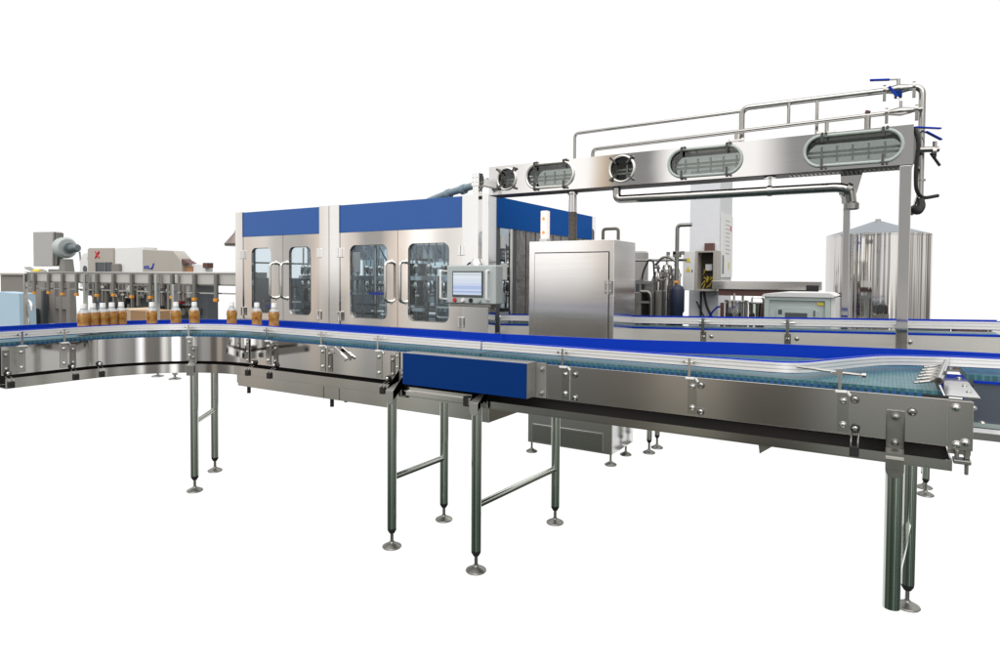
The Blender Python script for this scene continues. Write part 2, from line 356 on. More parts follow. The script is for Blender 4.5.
        bm.to_mesh(me); bm.free()
        me.materials.append(material)
        ob = bpy.data.objects.new(name, me); COL.objects.link(ob)
        if parent: ob.parent = parent
        if bevel:
            b = ob.modifiers.new('edge', 'BEVEL'); b.width = bevel; b.segments = 2; b.limit_method = 'ANGLE'; b.angle_limit = math.radians(40); b.harden_normals = True
        return ob
def build_each(mb, name, material, parent, bevel=0):
    """every loose piece becomes a part of its own"""
    p = list(range(len(mb.v)))
    def find(i):
        while p[i] != i: p[i] = p[p[i]]; i = p[i]
        return i
    for f in mb.f:
        for i in f[1:]: p[find(i)] = find(f[0])
    groups = {}
    for f in mb.f: groups.setdefault(find(f[0]), []).append(f)
    res = []
    for fs in groups.values():
        ids = sorted({i for f in fs for i in f}); ix = {i: k for k, i in enumerate(ids)}
        m_ = MB(); m_.v = [mb.v[i] for i in ids]; m_.f = [tuple(ix[i] for i in f) for f in fs]; res.append(m_.build(name, material, parent, bevel))
    return res
BASE = {}
def root_of(o):
    while o.parent: o = o.parent
    return o.name
def thing(name, label, cat, loc=(0,0,0), group=None):
    o = bpy.data.objects.new(name, None); COL.objects.link(o); o.location = loc; o.empty_display_size = .05
    BASE[o.name] = Vector(loc); o['label'] = label; o['category'] = cat
    if group: o['group'] = group
    return o
def tag(o, label, cat, group=None):
    o['label'] = label; o['category'] = cat
    if group: o['group'] = group
    return o

# ------------------------------------------------------------------ adjustable feet and legs
def foot_mb(mb, x, y, z0=0, r=.052, h=.10):
    mb.lathe([(r*.94, z0), (r, z0+.004), (r*.96, z0+.009), (r*.62, z0+.019), (r*.30, z0+.026), (r*.25, z0+.032)], (x, y, 0), 22)
    mb.cyl((x, y, z0+.030), (x, y, z0+h), r*.17, 10)
    return mb
def leg(parent, x, y, ztop, zbot=.10, r=.0254, foot=True):
    lg = MB()
    lg.tube([(x, y, zbot), (x, y, ztop)], r, 20)
    o = lg.build('leg', STEEL_LEG, parent)
    if foot:
        MB().lathe([(r*.55, zbot-.028), (r*.92, zbot-.012), (r*.96, zbot-.001)], (x, y, 0), 18).build('end_plug', BLACK, o)
        foot_mb(MB(), x, y, 0, .052, zbot-.02).build('foot', STEEL_DARK, o)
    return o

# ------------------------------------------------------------------ conveyors
Z_SIDE0, Z_SIDE1 = .877, 1.040
Z_BELT0, Z_BELT1 = 1.034, 1.062
Z_R0, Z_R1 = 1.079, 1.126
def curve_path(x_end, y_start=1.56, o_ref=0.0):
    """inner edge of the belt run: straight in from the viewer's side, quarter turn, straight on"""
    c = Vector((-3.55, 1.95)); R = .70; P = []; d = 0
    for k in range(5):
        y = y_start+(1.95-y_start)*k/4; P.append(((-4.25, y), (-1, 0), y-y_start))
    d = 1.95-y_start
    for k in range(1, 33):
        a = PI-PI/2*k/32; P.append(((c.x+R*math.cos(a), c.y+R*math.sin(a)), (math.cos(a), math.sin(a)), d+R*PI/2*k/32))
    d += R*PI/2
    n = 20
    for k in range(1, n+1):
        x = -3.55+(x_end+3.55)*k/n; P.append(((x, 2.65), (0, 1), d+x+3.55))
    return P
def straight_path(x0, x1, y, n=2):
    return [((x0+(x1-x0)*k/(n-1), y), (0, 1), (x1-x0)*k/(n-1)) for k in range(n)]
def poly_path(pts, sub=6):
    """polyline turned into a smooth path with side vectors"""
    P = [Vector(p) for p in pts]; Q = [P[0]]
    for i in range(1, len(P)-1):
        a, b, c = P[i-1], P[i], P[i+1]; f = .35
        A = b+(a-b)*f; C_ = b+(c-b)*f
        for k in range(sub+1):
            t = k/sub; Q.append(A*(1-t)**2+b*2*t*(1-t)+C_*t*t)
    Q.append(P[-1]); out_ = []; d = 0
    for i, p in enumerate(Q):
        t = (Q[min(i+1, len(Q)-1)]-Q[max(i-1, 0)]).normalized()
        if i: d += (p-Q[i-1]).length
        out_.append(((p.x, p.y), (-t.y, t.x), d))
    return out_
def guide_rail(parent, path, inner, z0=Z_R0, z1=Z_R1, zf=None):
    """inner=+1: the product runs on the outward (far) side of this rail, so its metal back faces the viewer"""
    g = (lambda z: z) if zf is None else (lambda z: (lambda x, z=z: z+zf(x)))
    al = MB(); s = -inner
    a, b = sorted((s*.004, s*.016)); c, d = sorted((s*.016, s*.021))
    al.sweep(path, a, b, g(z0+.005), g(z1-.005))
    h = (z1-z0-.010)
    for k in (0, .40, .80): al.sweep(path, c, d, g(z0+.005+h*k), g(z0+.005+h*(k+.20)))
    rail = al.build('guide_rail', ALU, parent)
    e, f = sorted((s*.004, s*-.010))
    bl = MB().sweep(path, e, f, g(z0), g(z1))
    bl.build('wear_strip', BLUE_PLASTIC, rail)
    return rail
def plate_bracket(parent, p, n, t, z0=.895, z1=1.03, w=.040, slot=False):
    """bolted plate on a side panel: p foot point, n outward normal toward the viewer, t tangent"""
    p, n, t = Vector((*p, 0)), Vector((*n, 0)), Vector((*t, 0)); mb = MB()
    mb.obox(p+n*.003+Vector((0,0,(z0+z1)/2)), t, n, (0,0,1), w/2, .003, (z1-z0)/2)
    for z in (z0+.028, z1-.028): mb.bolt(p+n*.0062+Vector((0,0,z)), n)
    if slot:
        for q in (-1, 1): mb.obox(p+t*q*.010+n*.0075+Vector((0,0,(z0+z1)/2)), t, n, (0,0,1), .0022, .0016, (z1-z0)/2*.7)
    return mb.build('bracket', STEEL_VALVE if slot else STEEL_TUBE, parent, bevel=.0012)
def rail_post(parent, p, n, t, reach=.045, ztop=1.122):
    p, n, t = Vector((*p, 0)), Vector((*n, 0)), Vector((*t, 0)); mb = MB()
    b = p+n*.012
    mb.obox(b+Vector((0,0,(1.035+ztop)/2)), t, n, (0,0,1), .0055, .0055, (ztop-1.035)/2)
    mb.cyl(b-t*.030+Vector((0,0,1.103)), b+t*.026+Vector((0,0,1.103)), .0032, 8)
    mb.cyl(b+Vector((0,0,1.103)), b-n*reach+Vector((0,0,1.103)), .0045, 8)
    for q in (-.022, .020): mb.obox(b+t*q+Vector((0,0,1.103)), t, n, (0,0,1), .006, .006, .006)
    o = mb.build('rail_post', STEEL_POL, parent, bevel=.001)
    mc = MB(); mc.obox(b+t*.004+Vector((0,0,1.037)), t, n, (0,0,1), .018, .011, .0045)
    mc.tube([b+t*.024-n*.006+Vector((0,0,1.037)), b+t*.034-n*.008+Vector((0,0,1.022))], .005, 8)
    mc.build('clamp', WHITE, o, bevel=.002)
    return o
def knob_strap(parent, p, n, t, z=.888, pan=.815, reach=.05):
    """round rubber stop on the panel with the wire strap that holds the tray"""
    p, n, t = Vector((*p, 0)), Vector((*n, 0)), Vector((*t, 0)); mb = MB()
    mb.tube([p+Vector((0,0,z)), p+n*.016+Vector((0,0,z))], .0155, 18)
    o = mb.build('rubber_stop', BLACK, parent)
    m2 = MB(); m2.tube([p+n*.016+Vector((0,0,z)), p+n*.021+Vector((0,0,z)), p+n*.026+Vector((0,0,z))], [.0105, .0105, .006], 14); m2.build('cap_screw', STEEL_TUBE, o)
    m3 = MB()
    for q in (-1, 1):
        m3.tube([p+n*.012+t*q*.011+Vector((0,0,z-.018)), p+n*(reach+.006)+t*q*.011+Vector((0,0,z-.035)), p+n*(reach+.006)+t*q*.011+Vector((0,0,pan+.012))], .0028, 8, .01)
    m3.build('strap', STEEL_DARK, o)
    m4 = MB().obox(p+n*(reach+.006)+Vector((0,0,pan+.012)), t, n, (0,0,1), .015, .007, .018); m4.build('strap_block', BLACK, o, bevel=.002)
    return o
def leg_bracket(parent, x, y_side, y_leg, zt=.985, zb=.845, zl=.775, w=.052, yo=None, drop=.028):
    """plate down the side panel, kinked out over the tray lip to the leg"""
    mb = MB(); yo = y_leg-.030 if yo is None else yo
    poly = [(y_side-.009, zt), (y_side-.003, zt), (y_side-.003, zb+.004), (yo+.006, zb-drop), (yo+.006, zl), (yo, zl), (yo, zb-drop-.004), (y_side-.009, zb)]
    mb.prism(poly, x-w/2, x+w/2, 'yz')
    for z in (zt-.022, zb+.022): mb.bolt((x, y_side-.009, z), (0,-1,0), .010, .007)
    mb.tube([(x, yo+.0005, zl), (x, yo+.0055, zl)], w/2*.998, 24)
    return mb.build('leg_bracket', BRACKET if y_leg < 2.6 else STEEL_DARK, parent, bevel=.0015)

# ---- narrow conveyor with the quarter turn
XJ = -1.76
nc = thing('curved_conveyor', 'narrow steel conveyor bending through a quarter turn, teal belt carrying amber bottles', 'conveyor', (-3.0, 2.8, 0))
pth = curve_path(XJ); pin = curve_path(XJ)
MB().sweep(pin, 0, .006, Z_SIDE0, Z_SIDE1).build('side_panel', STEEL_BRIGHT, nc)
MB().sweep(pin, .445, .451, Z_SIDE0, Z_SIDE1).build('side_panel', STEEL, nc)
MB().sweep(pin, .016, .435, Z_BELT0+.004, Z_BELT1).build('belt', BELT, nc)
MB().sweep(pin, .009, .0155, Z_BELT0, Z_BELT1-.011).build('belt_edge', BELT_EDGE, nc)
tr = MB(); tr.sweep(pin, -.050, .48, .806, .811); tr.sweep(pin, -.050, -.044, .8115, .864); tr.sweep(pin, .474, .48, .8115, .864)
tr.build('drip_tray', STEEL, nc)
MB().sweep(pin, .10, .11, .8125, 1.02).build('shade_sheet', SHADE, nc)  # added black sheet, painted shade inside the tray gap
guide_rail(nc, [((p[0]+q[0]*.045, p[1]+q[1]*.045), q, d) for p, q, d in pin], 1)
guide_rail(nc, [((p[0]+q[0]*.405, p[1]+q[1]*.405), q, d) for p, q, d in pin[:-1]], -1, 1.068, 1.128)
def at_s(px=None, py=None, ang=None):
    """point on the inner side panel with normal toward the viewer and tangent"""
    if py is not None: return (-4.25, py), (1, 0), (0, 1)
    if ang is not None:
        a = math.radians(ang); return (-3.55+.7*math.cos(a), 1.95+.7*math.sin(a)), (-math.cos(a), -math.sin(a)), (math.sin(a), -math.cos(a))
    return (px, 2.65), (0, -1), (1, 0)
posts = [at_s(py=1.655), at_s(py=1.875), at_s(ang=127), at_s(px=-3.35), at_s(px=-2.86), at_s(px=-2.415)]
for p, n, t in posts:
    rail_post(nc, p, n, t); plate_bracket(nc, p, n, t, .885)
for p, n, t in (at_s(py=1.58), at_s(py=1.925), at_s(px=-3.28), at_s(px=-2.80), at_s(px=-2.315)):
    plate_bracket(nc, p, n, t, .885, 1.02, .034, True)
for p, n, t in (at_s(py=1.585), at_s(py=1.918), at_s(ang=170), at_s(px=-3.49), at_s(px=-3.28), at_s(px=-2.345)):
    knob_strap(nc, p, n, t)
# seams where panels are joined, and the tilted sensor bracket by a post
for x in (-3.55, -2.28):
    sm = MB().box(x-.012, x+.012, 2.640, 2.6455, .880, 1.038)
    for z in (.90, .955, 1.015): sm.bolt((x, 2.640, z), (0,-1,0), .006, .005)
    sm.build('joint_plate', STEEL_TUBE, nc, bevel=.001)
sb = MB(); sb.obox((-2.70, 2.628, 1.000), (.86,0,-.50), (0,1,0), (.5,0,.86), .055, .004, .017); sb.obox((-2.76, 2.635, 1.01), (1,0,0), (0,1,0), (0,0,1), .015, .012, .012)
sb.obox((-2.66, 2.618, .988), (.86,0,-.50), (0,1,0), (.5,0,.86), .030, .006, .008)
sb.build('sensor_bracket', STEEL_BRIGHT, nc, bevel=.002)
for (fx, fy), (bx, by), zc in (((-3.951, 2.526), (-4.233, 2.867), .46), ((-2.246, 2.562), (-2.237, 3.015), .375)):
    a = leg(nc, fx, fy, .84 if fx > -3 else .81, .105); b = leg(nc, bx, by, .806, .105)
    d = (Vector((bx, by))-Vector((fx, fy))).normalized()*.020
    MB().tube([(fx+d.x, fy+d.y, zc), (bx-d.x, by-d.y, zc)], .0165, 14).build('crossbar', STEEL_LEG, nc)
leg_bracket(nc, -2.240, 2.65, 2.562, .945, .878, .800)
# bracket of the leg standing inside the turn
p, n, t = at_s(ang=124.8)
q = Vector((*p, 0)); nn = Vector((*n, 0)); tt = Vector((*t, 0)); mb = MB()
mb.obox(q+nn*.004+Vector((0,0,.925)), tt, nn, (0,0,1), .024, .004, .055)
mb.obox(q+nn*.032+Vector((0,0,.862)), tt, (nn*.8+Vector((0,0,-.45))), (nn*.45+Vector((0,0,.8))), .024, .034, .003)
mb.obox(q+nn*.058+Vector((0,0,.822)), tt, nn, (0,0,1), .024, .003, .034)
for z in (.90, .955): mb.bolt(q+nn*.008+Vector((0,0,z)), nn)
mb.build('leg_bracket', STEEL_DARK, nc, bevel=.0015)

# ---- wide conveyor
wc = thing('wide_conveyor', 'wide steel conveyor with teal belt, blue cover box and a zigzag diverter rail', 'conveyor', (-.8, 3.0, 0))
XA, XB = -1.75, .180
MB().box(XA, XB, 2.65, 2.656, Z_SIDE0, Z_SIDE1).build('side_panel', STEEL, wc, bevel=.0012)
MB().box(-1.43, XB, 3.475, 3.481, Z_SIDE0, Z_SIDE1).build('side_panel', STEEL, wc)
bp = poly_path([(XA, 2.672), (XB-.03, 2.672)])
bm_ = MB(); bm_.sweep(straight_path(XA, .150, 2.672, 40), 0, .785, Z_BELT0+.004, Z_BELT1)
bm_.build('belt', BELT, wc)
nose = MB()
for k in range(31):
    nose.cyl((.151, 2.676+k*.0252, 1.046), (.151, 2.690+k*.0252, 1.046), .0155, 12)
nose.build('nose_links', BELT_EDGE, wc)
MB().sweep(straight_path(XA, .105, 2.672, 40), -.007, -.0005, Z_BELT0, Z_BELT1-.011).build('belt_edge', BELT_EDGE, wc)
MB().box(.106, .180, 2.660, 2.6715, 1.034, 1.049).build('edge_guard', BLACK, wc)
tr = MB(); tr.box(XA, .19, 2.600, 3.47, .806, .811); tr.box(XA, .19, 2.600, 2.606, .8115, .842); tr.box(XA, .19, 3.464, 3.47, .8115, .842); tr.box(.185, .19, 2.6065, 3.46, .8115, .842)
tr.build('drip_tray', STEEL, wc)
MB().box(XA, .178, 2.70, 2.71, .8125, 1.02).build('shade_sheet', SHADE, wc)  # added black sheet that darkens the gap between panel and tray
tp = MB(); tp.box(.172, .268, 2.668, 3.03, 1.046, 1.052); tp.box(.172, .268, 3.034, 3.27, 1.046, 1.052)
for y in (2.78, 2.93, 3.15): tp.bolt((.245, y, 1.052), (0,0,1), .006, .003)
tp.build('transfer_plate', STEEL_TUBE, wc, bevel=.001)
# end bracket with oval bolts, and the take-up block below it
MB().box(.1815, .246, 2.672, 2.678, .85, 1.040).build('end_plate', STEEL_DARK, wc)
eb = MB(); eb.box(.1805, .250, 2.660, 2.666, .868, 1.036)
for x, z in ((.228, .895), (.205, .885), (.20, 1.012)): eb.bolt((x, 2.660, z), (0,-1,0), .010, .007)
eb.build('end_bracket', STEEL, wc, bevel=.002)
tk = MB(); tk.box(.196, .246, 2.645, 2.70, .822, .836); tk.box(.228, .244, 2.668, 2.73, .8365, .885); tk.cyl((.206, 2.655, .838), (.206, 2.655, .868), .007, 10); tk.cyl((.234, 2.662, .785), (.234, 2.662, .822), .006, 12)
tk.build('take_up_block', STEEL_DARK, wc, bevel=.003)
# guide rails: near one straight, then the zigzag across the belt; the far one spreads with the belt
guide_rail(wc, poly_path([(XA, 2.695), (-.60, 2.690), (-.305, 2.690), (-.17, 2.945), (-.02, 3.195), (.22, 3.300), (.42, 3.335)], 10), 1)
guide_rail(wc, poly_path([(-1.90, 3.055), (-1.35, 3.13), (-1.05, 3.19), (-.60, 3.36), (-.2, 3.43), (.1, 3.49), (.43, 3.52)]), -1, 1.066, 1.128)
for x in (-1.280, -.700, -.150):
    rail_post(wc, (x, 2.65), (0,-1), (1,0)) if x > -1 or True else None
    plate_bracket(wc, (x+.012, 2.65), (0,-1), (1,0), .885)
pt = MB(); pt.tube([(-.075, 2.622, 1.104), (-.15, 2.634, 1.106), (-.300, 2.688, 1.110)], .0052, 10)
pt.tube([(-.066, 2.6205, 1.104), (-.078, 2.6225, 1.104)], .009, 12); pt.obox((-.152, 2.634, 1.107), (1,0,0), (0,1,0), (0,0,1), .011, .010, .012)
pt.build('adjuster_rod', STEEL_POL, wc)
xs = MB()
for x, z in ((-1.222, 1.004), (-1.222, .897), (-.655, 1.010), (-.655, .900), (-.101, 1.010), (.075, .985)): xs.bolt((x, 2.65, z), (0,-1,0), .011, .010)
build_each(xs, 'panel_bolt', STEEL_VALVE, wc)
knob_strap(wc, (-.098, 2.65), (0,-1), (1,0), .905, .82, .05)
cv = MB(); cv.box(-2.165, -1.423, 2.550, 2.556, .886, 1.050)
cv_ = cv.build('cover_box', BLUE_DARK, wc, bevel=.002)
ce = MB(); ce.box(-2.167, -1.421, 2.5565, 2.645, 1.045, 1.0515); ce.box(-1.427, -1.421, 2.5565, 2.645, .886, 1.0445); ce.box(-2.167, -2.161, 2.5565, 2.645, .886, 1.0445); ce.box(-2.160, -1.428, 2.5565, 2.645, .886, .891)
ce.box(-1.4205, -1.368, 2.641, 2.6485, .880, 1.048)
for z in (.905, 1.018): ce.bolt((-1.388, 2.641, z), (0,-1,0), .009, .014)
ce.build('cover_frame', BRACKET, cv_, bevel=.001)
for (fx, fy, bx, by, zc) in ((-1.711, 2.572, -1.657, 3.330, .325),):
    leg(wc, fx, fy, .835, .105); leg(wc, bx, by, .806, .105)
    MB().tube([(fx, fy+.02, zc), (bx, by-.02, zc)], .0165, 14).build('crossbar', STEEL_LEG, wc)
leg_bracket(wc, -1.711, 2.65, 2.572, .90, .868, .800, .050)
# the pair of legs beside the discharge end; the near one is seen only down to where the picture of it stops
leg(wc, .026, 2.625, .805, .285, .0275, False)
leg(wc, .092, 3.307, .806, .105, .0265)
leg_bracket(wc, .026, 2.65, 2.625, .985, .848, .785, .056, 2.588, .020)
MB().bar((.03, 2.66, .36), (.085, 3.285, .36), .03, .03).build('crossbar', STEEL_LEG, wc)
MB().prism([(-.425, .806), (-.37, .806), (-.42, .768)], 2.62, 2.66).build('tray_gusset', STEEL_DARK, wc)
# junction rails under the cover box
jr = MB(); jr.box(-2.20, -1.80, 2.585, 2.625, .818, .846); jr.box(-1.795, -1.755, 2.58, 2.63, .812, .850)
jr.build('joint_rail', STEEL, wc, bevel=.003)
MB().box(-1.80, -1.765, 2.5795, 2.6300, .806, .8555).build('end_cap', BLACK, wc, bevel=.003)
# comb of pins hanging over the belt end
cb = MB(); a, b = V(.150, 2.665, 1.098), V(.205, 3.20, 1.105)
cb.tube([a, b], .0135, 18); cb.bar(a.lerp(b, .25)+V(.012, 0, .006), b+V(.010, 0, .012), .006, .026)
cm = cb.build('comb_tube', STEEL_VALVE, wc)
MB().tube([a-(b-a)*.002, a+(b-a)*.004], .0075, 14).build('tube_bore', BLACK, cm)
for k in range(6):
    p0 = a.lerp(b, .06+.165*k); q = p0+V(-.075, -.030, -.012)
    MB().tube([p0, p0.lerp(q, .8), p0.lerp(q, .82), q], [.0062, .0062, .0045, .004], 10).build('pin', STEEL_VALVE, cm)
MB().box(.178, .190, 3.05, 3.16, 1.056, 1.10).build('comb_bracket', BLUE_PLASTIC, cm)

# ---- outfeed conveyor taking over at the cut edge
oc = thing('outfeed_conveyor', 'short stretch of dark panelled conveyor running on past the comb of pins', 'conveyor', (.35, 3.4, 0))
MB().box(.272, .425, 3.215, 3.222, .845, 1.040).build('side_panel', mat('dark_blue_grey_panel', (.13, .15, .19), .35, .6, vary=.1), oc)  # panel's own dark blue-grey colour
MB().box(.264, .2715, 3.212, 3.222, .845, 1.046).build('panel_edge', BLUE_PLASTIC, oc)
MB().sweep(straight_path(.275, .425, 3.235, 8), 0, .28, 1.03, 1.060).build('belt', BELT, oc)
MB().box(.30, .425, 3.205, 3.2145, 1.030, 1.040).build('edge_strip', BLUE_PLASTIC, oc)
MB().box(.270, .425, 3.19, 3.50, .802, .832).build('drip_tray', STEEL, oc)
x_ = MB(); x_.bolt((.30, 3.215, .925), (0,-1,0), .009, .01); x_.bolt((.33, 3.215, .866), (0,-1,0), .008, .006); build_each(x_, 'panel_bolt', STEEL_POL, oc)
MB().box(.275, .425, 3.20, 3.2145, .852, .868).build('lower_rail', GREYGREEN, oc)
MB().tube([(.292, 3.2155, 1.013), (.292, 3.2135, 1.013)], .008, 12).build('slot_hole', BLACK, oc)

# ---- rear conveyor, rising gently
def zr(x): return .025*(x+1.776)
rc = thing('rear_conveyor', 'plain narrow conveyor with grey rail edged in blue, running behind the steel cabinet', 'conveyor', (-1.2, 5.2, 0))
rp = straight_path(-3.10, .60, 5.05, 20)
gz = lambda z: (lambda x: z+zr(x))
MB().sweep(rp, 0, .006, gz(.865), gz(1.030)).build('side_panel', STEEL_MATTE, rc)
MB().sweep(rp, .26, .266, gz(.865), gz(1.030)).build('side_panel', STEEL, rc)
MB().sweep(rp, .010, .255, gz(1.026), gz(1.044)).build('belt', BELT, rc)
MB().sweep(rp, -.002, .008, gz(1.031), gz(1.045)).build('belt_edge', BLUE_PLASTIC, rc)
MB().sweep(rp, -.02, .28, gz(.80), gz(.815)).build('drip_tray', STEEL, rc)
guide_rail(rc, [((x[0], 5.07), n, d) for x, n, d in rp], 1, 1.072, 1.130, zr)
guide_rail(rc, [((x[0], 5.235), n, d) for x, n, d in rp], -1, 1.072, 1.130, zr)
for x in (-1.235, -.63, .06):
    mb = MB(); z = zr(x); mb.box(x-.011, x+.011, 5.022, 5.044, 1.0+z, 1.125+z); mb.box(x-.022, x+.022, 5.043, 5.0495, .90+z, 1.02+z); mb.bolt((x, 5.043, .98+z), (0,-1,0), .012, .01); mb.bolt((x+.06, 5.05, .985+z), (0,-1,0), .012, .01)
    mb.tube([(x-.03, 5.03, 1.10+z), (x+.05, 5.03, 1.10+z)], .006, 8); mb.build('rail_post', STEEL_TUBE, rc, bevel=.001)
for x, y in ((-1.673, 5.092), (-1.666, 5.280), (.23, 5.105), (.23, 5.28)):
    leg(rc, x, y, .81, .115, .022)

# ------------------------------------------------------------------ bottles
def bottle_parts(parent):
    b = MB(); r = .036
    b.lathe([(r*.80, 0), (r*.97, .004), (r, .012), (r, .052), (r*.92, .060), (r*.92, .100), (r, .110), (r*.98, .128), (r*.78, .150), (r*.50, .164), (r*.40, .170), (r*.40, .178)], (0,0,0), 24)
    BASE[parent.name] = Vector()
    body = b.build('bottle_body', PET, parent)
    j = MB().lathe([(r*.79, .0015), (r*.96, .005), (r*1.004, .0125), (r*1.004, .052), (r*.925, .0605), (r*.925, .0995), (r*1.004, .1102), (r*.985, .1285), (r*.86, .142)], (0,0,0), 24); j.build('juice', JUICE, body)
    c = MB().lathe([(r*.50, .170), (r*.50, .176), (r*.47, .178), (r*.47, .197), (r*.43, .200)], (0,0,0), 20); c.build('cap', WHITE, parent)
B = [((-4.388, 2.052), 'amber juice bottle at the open tail end of the tight row of five'),
     ((-4.411, 2.120), 'amber juice bottle second from the tail of the tight row of five'),
     ((-4.433, 2.192), 'amber juice bottle in the middle of the tight row of five'),
     ((-4.458, 2.262), 'amber juice bottle fourth in the tight row of five, just behind its head'),
     ((-4.476, 2.3325), 'amber juice bottle heading the tight row of five, beside the gap'),
     ((-4.321, 2.456), 'lone amber bottle just past the cardboard box, ahead of the tight row'),
     ((-4.227, 2.571), 'lone amber bottle in the bend, beside the white pipe post of the rail'),
     ((-4.162, 2.667), 'lone amber bottle deepest in the bend, before the widest gap'),
     ((-3.953, 2.816), 'lone amber bottle level with the corner pillar of the blue topped machine'),
     ((-3.734, 2.856), 'amber bottle trailing the foremost one, in front of the first machine door'),
     ((-3.577, 2.873), 'foremost amber bottle on the belt, below the pair of door handles')]
b0 = None
for (x, y), lab in B:
    if b0 is None:
        o = b0 = thing('juice_bottle', lab, 'bottle', (0,0,0), 'amber juice bottles on the conveyor'); bottle_parts(o)
    else:
        o = b0.copy(); COL.objects.link(o); o['label'] = lab
        for ch in list(b0.children):
            c = ch.copy(); COL.objects.link(c); c.parent = o
            for g in ch.children:
                d = g.copy(); COL.objects.link(d); d.parent = c
    o.location = (x, y, Z_BELT1+.0005); o.rotation_euler = (0, 0, random.random()*6)

# ------------------------------------------------------------------ bottling machine with blue fascia
fm = thing('filling_machine', 'long stainless bottling machine with blue fascia and glazed double doors', 'machine', (-4.95, 6.1, 0))
YF = 4.9
bs = MB(); bs.box(-6.79, -3.135, 4.915, 7.34, .10, .92)
bs.build('base', STEEL, fm, bevel=.004)
for x in (-5.30, -5.06): MB().box(x-.004, x+.004, 4.9095, 4.9145, .105, .915).build('base_seam', STEEL_DARK, fm)
for x, y in ((-6.712, 5.014), (-5.251, 4.992), (-5.31, 5.263), (-3.35, 7.1), (-6.7, 7.1), (-3.9, 6.2)):
    MB().cyl((x, y, 0), (x, y, .10), .022, 12).build('foot', BLACK, fm)
for x0, x1 in ((-6.785, -6.652), (-5.335, -5.186), (-5.180, -5.031), (-3.428, -3.130)):
    MB().box(x0, x1, 4.885, 5.02, .925, 2.213).build('pillar', STEEL_PILLAR, fm, bevel=.004)
MB().box(-3.26, -3.13, 7.245, 7.36, .925, 2.205).build('pillar', STEEL_PILLAR, fm, bevel=.004)
MB().box(-6.785, -6.652, 7.245, 7.36, .925, 2.205).build('pillar', STEEL_PILLAR, fm, bevel=.004)
MB().box(-6.650, -5.337, 4.897, 4.925, 1.914, 2.206).build('fascia', BLUE, fm, bevel=.002)
MB().box(-5.029, -3.430, 4.897, 4.925, 1.914, 2.206).build('fascia', BLUE, fm, bevel=.002)
MB().box(-3.158, -3.130, 5.022, 7.243, 1.914, 2.200).build('fascia', BLUE_SIDE, fm, bevel=.002)
rb_ = MB()
for x in (-6.72, -5.18, -3.29): rb_.box(x-.03, x+.03, 5.03, 7.24, 2.13, 2.19)
rb_.build('roof_beam', STEEL, fm)
MB().box(-6.65, -3.26, 4.905, 4.935, .9205, .935).build('sill', STEEL, fm)
def door(x0, x1, wx0, wx1, hx, hinge_x):
    z0, z1 = .938, 1.911; wz0, wz1 = 1.006, 1.776
    mb = MB().panel_hole(x0+.002, x1-.002, z0, z1, wx0, wx1, wz0, wz1, .07, 4.900, 4.925)
    d = mb.build('door', STEEL_DOOR, fm)
    MB().panel_hole(wx0-.012, wx1+.012, wz0-.012, wz1+.012, wx0+.006, wx1-.006, wz0+.006, wz1-.006, .066, 4.927, 4.933).build('gasket', STEEL_DARK, d)
    MB().box(wx0-.01, wx1+.01, 4.934, 4.938, wz0-.01, wz1+.01).build('window', GLASS, d)
    h = MB(); y = 4.900
    h.tube([(hx, y, 1.60), (hx, y-.072, 1.585), (hx, y-.072, 1.205), (hx, y, 1.19)], .0165, 14, .03)
    for z in (1.60, 1.19): h.tube([(hx, y+.0005, z), (hx, y-.008, z)], .028, 16)
    h.build('handle', STEEL_POL, d)
    for z in (1.70, 1.02):
        hg = MB(); hg.box(hinge_x-.035, hinge_x+.035, 4.872, 4.8995, z-.05, z+.05); hg.tube([(hinge_x, 4.870, z-.052), (hinge_x, 4.870, z+.052)], .009, 10)
        hg.build('hinge', STEEL_PILLAR, d, bevel=.003)
door(-6.650, -5.941, -6.500, -6.150, -6.075, -6.655)
door(-5.939, -5.337, -5.840, -5.480, -5.885, -5.335)
door(-5.029, -4.226, -4.885, -4.366, -4.322, -5.028)
door(-4.224, -3.430, -4.091, -3.586, -4.132, -3.432)
# back wall with its own windows
bw = MB()
for x0, x1 in ((-6.65, -5.75), (-5.75, -4.85), (-4.85, -3.95), (-3.95, -3.26)):
    bw.panel_hole(x0, x1, .93, 2.19, x0+.09, x1-.09, 1.30, 1.86, .05, 7.27, 7.29)
bwo = bw.build('rear_panel', mat('blue_grey_panel', (.46, .53, .58), .35, .3, vary=.1), fm)
for x0, x1 in ((-6.65, -5.75), (-5.75, -4.85), (-4.85, -3.95), (-3.95, -3.26)):
    MB().box(x0+.08, x1-.08, 7.292, 7.296, 1.29, 1.87).build('rear_window', GLASS, bwo)
    MB().box((x0+x1)/2-.012, (x0+x1)/2+.012, 7.262, 7.269, 1.30, 1.86).box(x0+.09, x1-.09, 7.262, 7.2685, 1.56, 1.58).build('mullion', STEEL_DARK, bwo)
sdp = MB().panel_hole(5.03, 6.1, .925, 2.19, 5.14, 5.98, 1.42, 1.84, .04, -6.76, -6.74, 'yz').panel_hole(6.1, 7.24, .925, 2.19, 6.22, 7.10, 1.42, 1.84, .04, -6.76, -6.74, 'yz').build('side_panel', mat('blue_grey_side', (.33, .37, .40), .4, .3, vary=.1), fm)
MB().box(-6.765, -6.735, 5.55, 5.57, 1.42, 1.84).box(-6.765, -6.736, 5.14, 5.98, 1.60, 1.62).build('mullion', STEEL_DARK, sdp)
DK = mat('machine_steel_dim', (.66, .69, .72), .25, 1, vary=.1)
